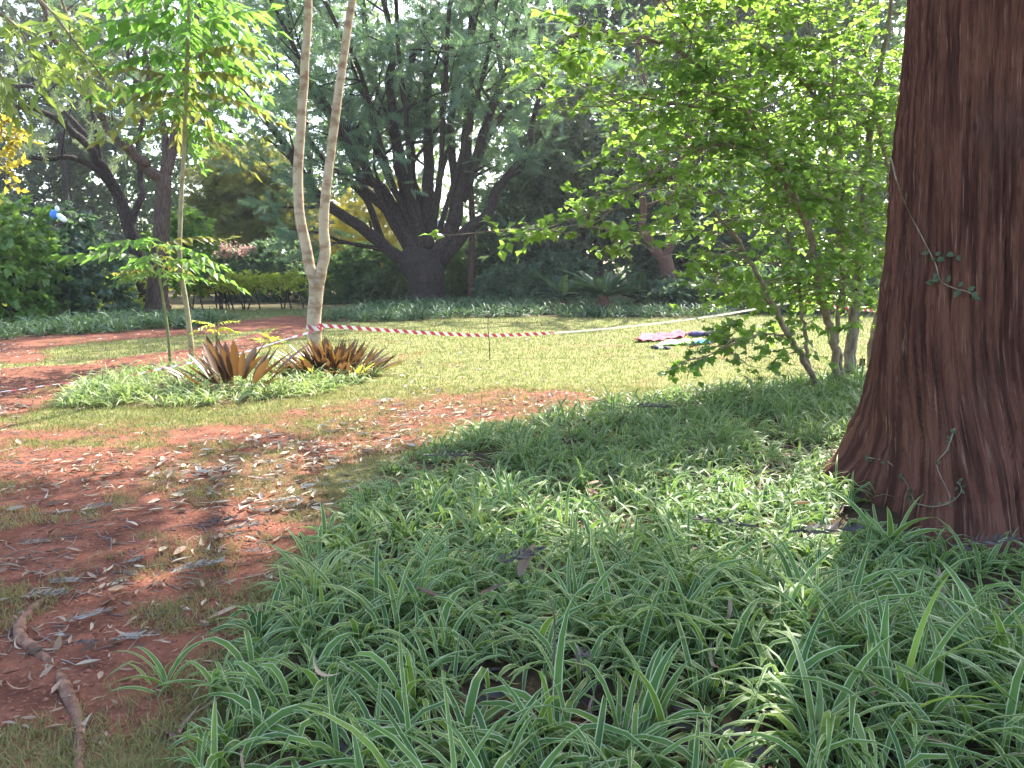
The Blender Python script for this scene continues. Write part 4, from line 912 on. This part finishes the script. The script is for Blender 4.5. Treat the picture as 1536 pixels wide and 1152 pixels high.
hanging()

# ------------------------------------------------------------------ barrier tape
def tape(name, label, pts, width, period=.16, twist=None, plain=None):
    path = smooth_path(pts, 14); n = len(path); s = np.concatenate([[0], np.cumsum(np.linalg.norm(np.diff(path, axis=0), axis=1))])
    tg = nrm(np.gradient(path, axis=0)); up = np.array([0, 0, 1.0]); sd = nrm(np.cross(tg, up)); uu = np.cross(sd, tg)
    an = np.interp(np.linspace(0, 1, n), np.linspace(0, 1, len(twist)), twist)[:, None]
    wd = np.full((n, 1), width); 
    if plain: wd[int(plain[0] * n):int(plain[1] * n)] *= .62
    w = (uu * np.cos(an) + sd * np.sin(an)) * wd * .5
    V = np.stack([path - w, path + w, path + w + sd * .0015, path - w + sd * .0015], 1).reshape(-1, 3)
    i = np.arange(n - 1)[:, None] * 4; q = []
    for a in range(4): b_ = (a + 1) % 4; q.append(np.concatenate([i + a, i + b_, i + 4 + b_, i + 4 + a], 1))
    dg = np.array([-1, 1, 1, -1.0]) * width * .5
    tint = ((s[:, None] + dg[None]) / period + 100)
    if plain: tint[(np.arange(n) >= plain[0] * n) & (np.arange(n) < plain[1] * n)] = 100.75
    tint = tint.ravel()
    mk(name, V, np.concatenate(q), M['tape'], attrs={'tint': tint}, label=label, cat='tape', smooth=False)
tape('barrier_tape', 'red and white striped barrier tape stretched across the lawn from the forked tree',
     [PT(478, 488, YT - .14), PT(560, 494, YT + .2), PT(650, 500, YT + .5), PT(735, 503, YT + .75), PT(820, 500, YT + 1.1), PT(900, 494, YT + 1.3), PT(985, 485, YT + 1.5), PT(1070, 474, YT + 1.5), PT(1130, 464, YT + 1.3), PT(1180, 455, YT + 1.0), PT(1225, 458, YT + .6), PT(1275, 462, YT + .1), PT(1318, 466, YT - .6)],
     .058, .15, [0, .1, .1, .2, .3, .35, .35, .35, .3, .3, .2, .1, 0], plain=(.34, .80))
tape('barrier_tape', 'tape end trailing left from the forked tree over the pale bed',
     [PT(470, 497, YT - .13), PT(435, 507, YT - .5), PT(400, 518, YT - .8), PT(360, 530, YT - 1.2), PT(310, 540, YT - 1.45), PT(262, 549, YT - 1.5), PT(225, 557, YT - 1.6), PT(180, 566, YT - 1.7)] + [(*G(a, c), .03) for a, c in ((140, 574), (100, 578), (60, 583), (20, 589), (-40, 596))],
     .034, .21, [.3, .8, .8, .8, .9, .6, .9, 1.3, 1.5, 1.5, 1.5, 1.5], plain=(.08, .30))
th = np.linspace(0, 6.6, 24); c = P(472, 491, YT)
ring = np.stack([c[0] + .125 * np.cos(th), c[1] + .125 * np.sin(th), c[2] + .012 * np.sin(th * 2)], -1)
tape('barrier_tape', 'loop of tape knotted round the forked tree', ring, .07, .17, [0, 0])

# thin dead stalks in the grass
def stalk(label, pts, Y, r0=.006, mat='twig', cat='stick'):
    mk('dry_stalk', *tube(smooth_path(PL(pts, Y), 5), [r0, r0 * .6], 5), M[mat], smooth=True, label=label, cat=cat)
stalk('thin reddish stalk standing in the lawn where the tape sags', [(735, 540), (734, 515), (732, 490), (733, 470)], G(735, 541)[1], .009, 'bark_red')
stalk('thin green weed stalk above the near edge of the red strip', [(752, 622), (751, 605), (746, 588)], G(752, 624)[1], .004, 'green_stem')
stalk('dark bare stalk at the near edge of the red strip', [(722, 650), (721, 620), (723, 590)], G(722, 652)[1], .003)
stalk('long bare grey twig rising from the strap leaves at the bottom', [(800, 1150), (822, 1080), (830, 1000), (832, 930), (822, 890)], 2.35, .0045)

# exposed root
rp = [(88, 884), (62, 902), (42, 922), (30, 942), (35, 962), (58, 977), (82, 998), (94, 1021), (104, 1050), (118, 1076), (121, 1112), (119, 1160), (112, 1230)]
zr = [-.02, -.002, .005, .008, .006, .0, -.019, .0, .006, -.007, .003, -.004, -.012]
pp = []
for (a, c_), z in zip(rp, zr):
    g = G(a, c_); pp.append((g[0], g[1], z + float(gz(g[0:1], g[1:2])[0])))
mk('exposed_root', *tube(smooth_path(pp, 7), [.008, .016, .021, .024, .022, .019, .017, .022, .021, .018, .020, .020], 18, .26, 3), M['root'], smooth=True, label='brown exposed root snaking across the red soil at the lower left', cat='root')

# ------------------------------------------------------------------ picnic things on the lawn
def cloth(name, label, quad, mat, seed, h=.085, n=30, cat='blanket', f=3.6):
    q = [np.array([*G(*p)]) for p in quad]
    u, v = np.meshgrid(np.linspace(0, 1, n), np.linspace(0, 1, n)); u, v = u.ravel(), v.ravel()
    p = ((1 - u) * (1 - v))[:, None] * q[0] + (u * (1 - v))[:, None] * q[1] + (u * v)[:, None] * q[2] + ((1 - u) * v)[:, None] * q[3]
    p = p + .10 * (np.stack([fbm(u * 3, v * 3, seed), fbm(u * 3, v * 3, seed + 9)], -1) - .5)
    z = .025 + h * np.abs(fbm(p[:, 0] * f, p[:, 1] * f, seed, 3) - .45) * 3 + gz(p[:, 0], p[:, 1])
    V = np.concatenate([np.stack([p[:, 0], p[:, 1], z], -1), np.stack([p[:, 0], p[:, 1], z - .012], -1)]); N = n * n
    i, j = np.meshgrid(np.arange(n - 1), np.arange(n - 1), indexing='ij'); k = (i * n + j).ravel()
    F = np.stack([k, k + 1, k + 1 + n, k + n], -1)
    e = np.concatenate([np.arange(n - 1), np.arange(n - 1) * n + n - 1, N - 1 - np.arange(n - 1), (n - 1 - np.arange(n - 1)) * n]); e2 = np.roll(e, -1)
    mk(name, V, [F, F[:, ::-1] + N, np.stack([e2, e, e + N, e2 + N], -1)], M[mat], label=label, cat=cat, smooth=True)
cloth('picnic_blanket', 'rumpled pink blanket spread on the lawn', [(952, 516), (1022, 510), (1034, 499), (962, 506)], 'pink_cloth', 1)
cloth('green_sheet', 'pale green sheet lying in front of the pink blanket', [(976, 523), (1046, 517), (1054, 509), (1000, 514)], 'green_cloth', 2, .05, cat='sheet')
cloth('blue_towel', 'bright blue towel lying at the corner of the green sheet', [(1030, 521), (1062, 517), (1084, 509), (1056, 512)], 'cyan_cloth', 3, .05, cat='towel')
def bundle(name, label, px, py, size, mat, seed, cat='bag', strap=True):
    import bmesh
    g = G(px, py); bm = bmesh.new(); bmesh.ops.create_icosphere(bm, subdivisions=3, radius=1)
    V = np.array([v.co for v in bm.verts]); F = np.array([[v.index for v in f.verts] for f in bm.faces]); bm.free()
    n = fbm(V[:, 0] * 1.6 + V[:, 2], V[:, 1] * 1.6 - V[:, 2] * .7, seed, 3)
    V = V * (1 + .5 * (n[:, None] - .5)); V[:, 2] = np.maximum(V[:, 2], -.45) + .45
    t = thing(name, label, cat, (g[0], g[1], .01))
    mk('body', np.array([g[0], g[1], .015]) + V * np.array(size), F, M[mat], t, smooth=True)
    if strap:
        a = np.linspace(.2, 2.9, 10); mk('strap', *tube(np.stack([g[0] + np.cos(a) * size[0] * .8, g[1] - size[1] * .6 + 0 * a, .02 + size[2] * (.7 + .9 * np.sin(a))], -1), .012, 5), M['black_cloth'], t, smooth=True)
bundle('bag', 'dark purple-blue bag at the far corner of the pink blanket', 1046, 505, (.21, .16, .085), 'navy_cloth', 4, strap=False)
bundle('clothes_bundle', 'black clothes heaped right of the purple-blue bag', 1072, 506, (.24, .2, .10), 'black_cloth', 5, 'clothes', False)
bundle('shoe', 'black shoe lying at the near corner of the green sheet', 983, 524, (.08, .14, .05), 'black_cloth', 6, 'shoe', False)
bundle('shoe', 'black shoe beside the pale sock near the green sheet', 999, 525, (.08, .13, .045), 'black_cloth', 7, 'shoe', False)
bundle('sock', 'small white sock between the two black shoes', 991, 525, (.05, .07, .04), 'white_plastic', 8, 'sock', False)

# plastic scrap in the left trees, tarps seen through the leaves
c = P(88, 325, 20.5); t = thing('plastic_bag', 'blue and white plastic bag snagged among the left trees', 'bag', c)
import bmesh
def lump(name, ctr, size, mat, seed, rot, parent):
    bm = bmesh.new(); bmesh.ops.create_icosphere(bm, subdivisions=3, radius=1)
    V = np.array([v.co for v in bm.verts]); F = np.array([[v.index for v in f.verts] for f in bm.faces]); bm.free()
    V = V * (1 + .55 * (fbm(V[:, 0] * 2 + 3, V[:, 1] * 2 + V[:, 2], seed, 3)[:, None] - .5)) * np.array(size)
    cr, sr = math.cos(rot), math.sin(rot); V = np.stack([V[:, 0] * cr - V[:, 2] * sr, V[:, 1], V[:, 0] * sr + V[:, 2] * cr], -1)
    mk(name, V + ctr, F, M[mat], parent, smooth=True)
lump('blue_panel', P(81, 322, 20.5), (.10, .07, .13), 'blue_plastic', 1, .3, t)
lump('white_panel', P(93, 327, 20.45), (.17, .06, .08), 'white_plastic', 2, -.75, t)
lump('knot', P(86, 313, 20.5), (.06, .05, .08), 'white_plastic', 3, .2, t)
mk('snag_twig', *tube(smooth_path([P(60, 300, 21.2), P(86, 310, 20.6), P(110, 330, 20.9), P(150, 345, 21.5)], 4), [.02, .008], 5), M['twig'], t)
def sheet(name, label, pts, Y, mat):
    q = [P(a, b_, Y) for a, b_ in pts]; n = 12; u, v = np.meshgrid(np.linspace(0, 1, n), np.linspace(0, 1, n)); u, v = u.ravel(), v.ravel()
    p = ((1 - u) * (1 - v))[:, None] * q[0] + (u * (1 - v))[:, None] * q[1] + (u * v)[:, None] * q[2] + ((1 - u) * v)[:, None] * q[3]
    p[:, 1] += 1.2 * np.sin(u * 2.6) + .25 * fbm(u * 4, v * 4, 3); V = np.concatenate([p, p + (0, .04, 0)]); N = n * n
    i, j = np.meshgrid(np.arange(n - 1), np.arange(n - 1), indexing='ij'); k = (i * n + j).ravel(); F = np.stack([k, k + 1, k + 1 + n, k + n], -1)
    mk(name, V, [F, F[:, ::-1] + N], M[mat], smooth=True, label=label, cat='tarp')
sheet('tarpaulin', 'turquoise tarp glimpsed through leaves beside the big trunk', [(1300, 405), (1335, 405), (1332, 365), (1304, 370)], 24, 'teal_tarp')
sheet('tarpaulin', 'pale blue-white curved sheet glimpsed between the fanned limbs', [(655, 352), (672, 350), (662, 326), (652, 330)], 42, 'pale_tarp')

# stump behind the shrub
g = G(1291, 562); mk('stump', *tube(np.array([(g[0], g[1], -.05), (g[0], g[1], .1), (g[0] + .01, g[1], .24)]), [.05, .045, .042], 9, .2), M['bark_mid'], smooth=False, label='short cut stump beside the shrub stems', cat='stump')

# ------------------------------------------------------------------ vine on the big trunk
OV2 = t_ovate(.3, .2)
def on_trunk(px, py):
    lo = 3.0
    for Y in np.arange(3.2, 5.2, .004):
        p = P(px, py, Y); th = math.atan2(p[1] - TRUNK_C[1], p[0] - TRUNK_C[0])
        if math.hypot(p[0] - TRUNK_C[0], p[1] - TRUNK_C[1]) < float(trunk_r(np.array(th), np.array(p[2]))) + .035: return p
    return None
t = thing('hanging_vine', 'thin vine with grey-green leaves hanging against the big trunk', 'vine', on_trunk(1400, 400))
vpts = [P(1336, 235, 4.75), P(1346, 275, 4.5)] + [on_trunk(a, c_) for a, c_ in ((1362, 315), (1380, 350), (1403, 396), (1410, 420), (1430, 432), (1452, 438), (1468, 448))]
vp = smooth_path(vpts, 6)
mk('stem', *tube(vp, [.0045, .003], 6), M['twig_pale'], t, smooth=True)
r = np.random.default_rng(33); me = make_mesh('leaf', *OV2, M['vine'], {'tint': np.full(len(OV2[0]), .4)})
for (a, c_, dx, dz, s) in [(1404, 392, 1, .5, .06), (1403, 384, .6, .7, .055), (1410, 388, 1, .1, .06), (1402, 390, -1, .3, .05), (1418, 384, 1, .3, .07), (1432, 388, 1, .25, .06), (1404, 410, -.5, -.8, .05), (1408, 418, -1, -.2, .06), (1400, 424, -1, .0, .055), (1418, 424, .4, .8, .05), (1436, 430, .6, .7, .055), (1440, 436, -.8, -.7, .065), (1450, 436, 1, .5, .05), (1455, 440, .9, -.5, .075), (1460, 444, .7, -.8, .06), (1392, 378, -.8, -.2, .05)]:
    o = put('leaf', me, t); place(o, on_trunk(a, c_) + (0, -.006, 0), np.array([dx, -.35, dz]) + r.normal(0, .15, 3), np.array([0, -1, .5]) + r.normal(0, .45, 3), s * r.uniform(.7, 1.1))
for label, pts, sd, nl in (('small creeper crossing the flared foot of the big trunk', [(1300, 686), (1330, 692), (1345, 705), (1358, 722), (1366, 740), (1372, 755)], 1, 26),
                   ('thin creeper sprig low on the big trunk near the right edge', [(1432, 642), (1420, 675), (1405, 698), (1425, 745), (1415, 755)], 2, 12),
                   ('wiry creeper looping over the base of the big trunk', [(1372, 755), (1400, 760), (1428, 752), (1442, 735), (1436, 722)], 3, 12)):
    q = [on_trunk(a, c_) for a, c_ in pts]; q = [p for p in q if p is not None]
    if len(q) < 3: continue
    t = thing('creeper', label, 'vine', q[0], 'creepers on the big trunk'); path = smooth_path(q, 5); r = np.random.default_rng(sd)
    mk('stem', *tube(path, [.004, .002], 5), M['twig_pale'], t, smooth=True)
    for k in range(nl):
        p = path[r.integers(0, len(path))]; o = put('leaf', me, t)
        place(o, p + r.normal(0, .008, 3), r.normal(size=3) * np.array([1, .3, 1]), np.array([-.2, -1, .4]) + r.normal(0, .3, 3), r.uniform(.02, .036))

# ------------------------------------------------------------------ fallen leaves, dead sprays
def dry_leaf(curl, roll, w, bend, seed):
    s = np.linspace(0, 1, 7); ww = w * np.sin(np.pi * (.06 + .94 * s) ** .85) * .5; ww[-1] = .002; V = []
    for a, b_ in zip(s, ww):
        x = bend * (a - .5) ** 2 * 2; z = curl * (a - .4) ** 2 * 2.2
        V += [(x - b_, a - .5, z + roll * b_), (x, a - .5, z), (x + b_, a - .5, z + roll * b_ * 1.3)]
    k = np.arange(6)[:, None] * 3 + np.array([0, 1]); k = k.ravel()
    return np.array(V), np.stack([k, k + 1, k + 4, k + 3], -1)
SHAPES = [dry_leaf(.12, .8, .22, .1, 0), dry_leaf(.30, .5, .16, .25, 1), dry_leaf(.05, 1.2, .13, -.2, 2), dry_leaf(.22, .9, .34, .05, 3), dry_leaf(.40, .4, .12, .4, 4)]
def leaf_objs(label, group, mats, n, accept, seed, L=(.04, .14), zoff=.006, yr=(2.1, 6.5), xr=(-4.5, 2.5)):
    r = np.random.default_rng(seed)
    mes = [make_mesh('fallen_leaf', V, F, M[m], {'tint': np.full(len(V), q)}, smooth=True) for V, F in SHAPES for m in mats for q in (.2, .8)]
    x = r.uniform(*xr, n * 60); y = r.uniform(*yr, n * 60); k = accept(x, y) > r.uniform(0, 1, n * 60); x, y = x[k][:n], y[k][:n]
    root = np.array(pp)[:, :2]
    for a, b_ in zip(x, y):
        if np.hypot(root[:, 0] - a, root[:, 1] - b_).min() < .35: where = ' beside the exposed root'
        elif abs(poly_sd(BED, np.array([a]), np.array([b_]))[0]) < .35: where = ' along the edge of the strap leaves'
        elif b_ > 4.6: where = ' near the sunlit end of the soil'
        elif b_ > 3.4: where = ' in the middle of the bare soil'
        else: where = ' towards the bottom left corner'
        lab = label + where if np.isscalar(zoff) else label + (' close to the camera' if b_ < 3.2 else ' deeper in the bed')
        o = put('fallen_leaf', mes[r.integers(0, len(mes))], None, lab, 'leaf', group); s = L[0] + (L[1] - L[0]) * r.uniform() ** 1.6
        zo = zoff if np.isscalar(zoff) else r.uniform(*zoff)
        place(o, np.array([a, b_, float(gz(np.array([a]), np.array([b_]))[0]) + zo + s * .03]), [*r.normal(size=2), r.normal(0, .12 if np.isscalar(zoff) else .5)], [*r.normal(0, .3, 2), 1 if r.uniform() < .7 else -1], s)
    return x, y
vis = lambda x, y: (np.abs(x) < .72 * y + .1)
onsoil = lambda x, y: (poly_sd(BED, x, y) < -.05) * (poly_sd(S_FRONT, x, y) > -.3) * vis(x, y) * sstep(.32, .58, fbm(x * 1.2, y * 1.2, 201, 3)) * (1 - .8 * sstep(3.6, 5.4, y))
leaf_objs('curled pale dry leaf lying on the red soil', 'pale fallen leaves on the red soil', ['dry_pale', 'dry_tan', 'dry_tan'], 225, onsoil, 301)
leaf_objs('small brown dry leaf lying on the red soil', 'brown fallen leaves on the red soil', ['dry_brown'], 45, onsoil, 302, (.04, .09))
leaf_objs('brown dry leaf caught among the strap leaves', 'dry leaves caught in the strap-leaved bed', ['dry_tan', 'dry_brown'], 38, lambda x, y: (poly_sd(BED, x, y) > .2) * vis(x, y) * (np.hypot(x - TRUNK_C[0], y - TRUNK_C[1]) > 1.2), 303, (.09, .17), (.05, .2), (2.0, 5.5))
def litter(name, mats, n, accept, seed, label, L=(.05, .12), yr=(4.5, 18), shapes=(0, 2, 3)):
    r = np.random.default_rng(seed)
    u = r.uniform(0, 1, n * 12); y = yr[0] * (yr[1] / yr[0]) ** u; x = r.uniform(-1, 1, n * 12) * (.84 * y)
    k = accept(x, y) > r.uniform(0, 1, n * 12); x, y = x[k][:n], y[k][:n]; n = len(x)
    mb = MB(); idx = r.integers(0, len(shapes), n)
    for q, sidx in enumerate(shapes):
        s = idx == q; m = s.sum(); V, F = SHAPES[sidx]; keep = [0, 1, 2, 6, 7, 8, 12, 13, 14, 18, 19, 20]; V = V[keep]; F = np.array([(k, k + 1, k + 4, k + 3) for a in range(3) for k in (a * 3, a * 3 + 1)]); pos = np.stack([x[s], y[s], gz(x[s], y[s]) + .012], -1)
        W, FF = scatter((V, F), pos, np.concatenate([r.normal(size=(m, 2)), r.normal(0, .15, (m, 1))], 1), np.concatenate([r.normal(0, .35, (m, 2)), np.ones((m, 1))], 1), r.uniform(*L, m))
        mb.add(W, FF, np.repeat(r.uniform(0, 1, m), len(V)))
    mb.build(name, M[mats], None, True, kind='stuff', label=label, cat='leaf litter')
lz = lambda x, y: (poly_sd(BED, x, y) < 0) * (poly_sd(MIDBED, x, y) < 0)
litter('leaf_litter', 'dry_pale', 2400, lambda x, y: lz(x, y) * np.maximum(sstep(.35, .8, soilness(x, y)), .25) * sstep(.42, .62, fbm(x * .9, y * .9, 211, 3)), 401, 'scatter of pale dry leaves over the sunlit soil and lawn')
litter('leaf_litter', 'dry_tan', 1500, lambda x, y: lz(x, y) * sstep(.3, .7, soilness(x, y)) * sstep(.35, .6, fbm(x * .9, y * .9, 212, 3)), 402, 'scatter of tan dry leaves over the sunlit soil and lawn', (.04, .1))
litter('leaf_litter', 'dry_brown', 900, lambda x, y: lz(x, y) * sstep(.4, .6, fbm(x * 1.3, y * 1.3, 213, 3)), 403, 'scatter of small dark leaf crumbs over the soil', (.02, .07), (2.2, 14))
litter('leaf_litter', 'dry_tan', 260, lambda x, y: (poly_sd(BED, x, y) < .1) * sstep(.38, .6, fbm(x * 1.1, y * 1.1, 215, 3)), 405, 'small tan leaf fragments strewn over the near red soil', (.025, .085), (2.2, 7))
litter('leaf_litter', 'frond_dark', 400, lambda x, y: (poly_sd(BED, x, y) > .05) * 1.0, 404, 'dark dead litter under the strap leaves', (.06, .18), (2.0, 8))

def twig_litter():
    r = np.random.default_rng(414); mb = MB()
    y = 2.2 * (9 / 2.2) ** r.uniform(0, 1, 1500); x = r.uniform(-1, 1, 1500) * .74 * y; k = (poly_sd(BED, x, y) < .1) & (poly_sd(S_MID, x, y) + poly_sd(S_FRONT, x, y) > -2.5); x, y = x[k][:420], y[k][:420]
    for a, b_ in zip(x, y):
        L = r.uniform(.03, .16) * (1 if r.uniform() < .85 else 2.2); az = r.uniform(0, 6.28); z = float(gz(np.array([a]), np.array([b_]))[0]) + .006; q = np.linspace(-.5, .5, 4)[:, None]
        p = np.array([a, b_, z]) + q * L * np.array([math.cos(az), math.sin(az), .05]) + r.normal(0, L * .05, (4, 3)) * np.array([1, 1, .2])
        mb.add(*tube(p, [.0035, .0018], 4), r.uniform())
    mb.build('twig_litter', M['dry_twig'], None, kind='stuff', label='thin broken twigs strewn over the red soil', cat='twigs')
    V, F = [], []; mb = MB(); oc = np.array([(1, 0, 0), (0, 1, 0), (-1, 0, 0), (0, -1, 0), (0, 0, .8), (0, 0, -.6)], float); of = np.array([(0, 1, 4), (1, 2, 4), (2, 3, 4), (3, 0, 4), (1, 0, 5), (2, 1, 5), (3, 2, 5), (0, 3, 5)])
    y = 2.1 * (8 / 2.1) ** r.uniform(0, 1, 6000); x = r.uniform(-1, 1, 6000) * .74 * y; k = (poly_sd(BED, x, y) < .1) & (soilness(x, y) > .5); x, y = x[k], y[k]; n = len(x)
    W, FF = scatter((oc, of), np.stack([x, y, gz(x, y)], -1), r.normal(size=(n, 3)) * (1, 1, .2), r.normal(0, .3, (n, 3)) + (0, 0, 1), r.uniform(.003, .013, n) * r.uniform(.5, 1.3, n))
    W += r.normal(0, .0015, W.shape); mb.add(W, FF, .5); mb.build('soil_clods', M['ground_clod'], None, True, kind='stuff', label='small crumbs and clods of red soil', cat='soil')
M['ground_clod'] = plain_mat('ground_clod', (.15, .058, .038), (.29, .125, .082), 20, .95)
twig_litter()
def dead_spray(label, pxy, L, mat, seed, rot, group, zo=.02):
    r = np.random.default_rng(seed); g = G(*pxy); tp = t_pinnate(int(r.integers(9, 14)), .19, .016, r.uniform(-.05, .12), -.12, two=True, end=False, a0=.85)
    V, F = tp; V = V + .02 * r.normal(size=V.shape)
    W, FF = scatter((V, F), np.array([[g[0], g[1], float(gz(g[0:1], g[1:2])[0]) + zo]]), np.array([[math.cos(rot), math.sin(rot), .04]]), np.array([[.1, -.2, 1.0]]), L)
    mk('dead_spray', W, FF, M[mat], attrs={'tint': r.uniform(0, 1, len(W))}, label=label, cat='dead twig', group=group)
for i, (p, L, rot, lab) in enumerate([((62, 880), .17, .25, 'silvery dead spray just above the bend of the exposed root'), ((30, 900), .2, .2, 'silver feathery spray beside the top of the exposed root'), ((90, 940), .19, .65, 'silvery dead spray right of the root beside a pale leaf'),
        ((265, 858), .22, .4, 'large silvery dead spray in the middle of the bare soil'), ((180, 850), .11, .5, 'small silvery tuft of dead needles on the bare soil'), ((255, 865), .12, .9, 'short silvery tuft overlapping the large spray'),
        ((120, 765), .2, .1, 'flattened silvery spray near the left of the soil'), ((330, 800), .22, .4, 'long grey spray running towards the strap leaves'), ((400, 760), .2, .5, 'grey spray at the edge of the strap leaves'),
        ((25, 820), .16, .4, 'grey spray near the left edge of the soil'), ((165, 965), .18, .2, 'brown-grey spray right of the grass patch by the root'), ((360, 830), .14, .1, 'small grey spray under the bright pale clump')]):
    dead_spray(lab, p, L, 'frond_grey', 500 + i, rot, 'silvery dead sprays on the soil')
for i, (p, L, rot, z, lab) in enumerate([((1180, 860), .34, .0, .22, 'dark dead bough lying on the strap leaves left of the trunk'), ((1130, 850), .3, 3.0, .22, 'dark dead twigs beside the dead bough'), ((870, 1080), .20, 1.4, .16, 'dark wiry dead flower head near the bottom centre'),
        ((1440, 870), .3, .2, .2, 'dark dead bough under the foot of the big trunk'), ((740, 905), .26, .5, .2, 'dead spray lying on the middle of the strap bed'), ((640, 720), .3, .2, .18, 'dead grey spray near the far edge of the strap bed'), ((940, 640), .4, .1, .2, 'dark dead spray at the far corner of the strap bed'),
        ((95, 975), .12, .3, .02, 'dark soggy needles on the soil beside the root'), ((210, 870), .17, 2.8, .02, 'dark dead twig across the bare soil'), ((300, 790), .2, .4, .02, 'thin dark spray on the soil left of the bed')]):
    dead_spray(lab, p, L, 'frond_dark', 600 + i, rot, 'dark dead twigs', z)

# ------------------------------------------------------------------ faint haze volume, added to lighten the dark background
def haze():
    x0, x1, y0, y1, z0, z1 = -140, 140, -30, 150, -1.2, 34
    V = [(x, y, z) for z in (z0, z1) for y in (y0, y1) for x in (x0, x1)]
    F = [(0, 2, 3, 1), (4, 5, 7, 6), (0, 1, 5, 4), (2, 6, 7, 3), (0, 4, 6, 2), (1, 3, 7, 5)]
    m, n, l = new_mat('haze'); v = n.new('ShaderNodeVolumePrincipled'); v.inputs['Color'].default_value = (.92, .95, 1, 1); v.inputs['Density'].default_value = .0006
    v.inputs['Anisotropy'].default_value = .3
    o = n.new('ShaderNodeOutputMaterial'); l.new(v.outputs[0], o.inputs['Volume'])
    mk('haze', V, np.array(F), m, kind='stuff')
haze()
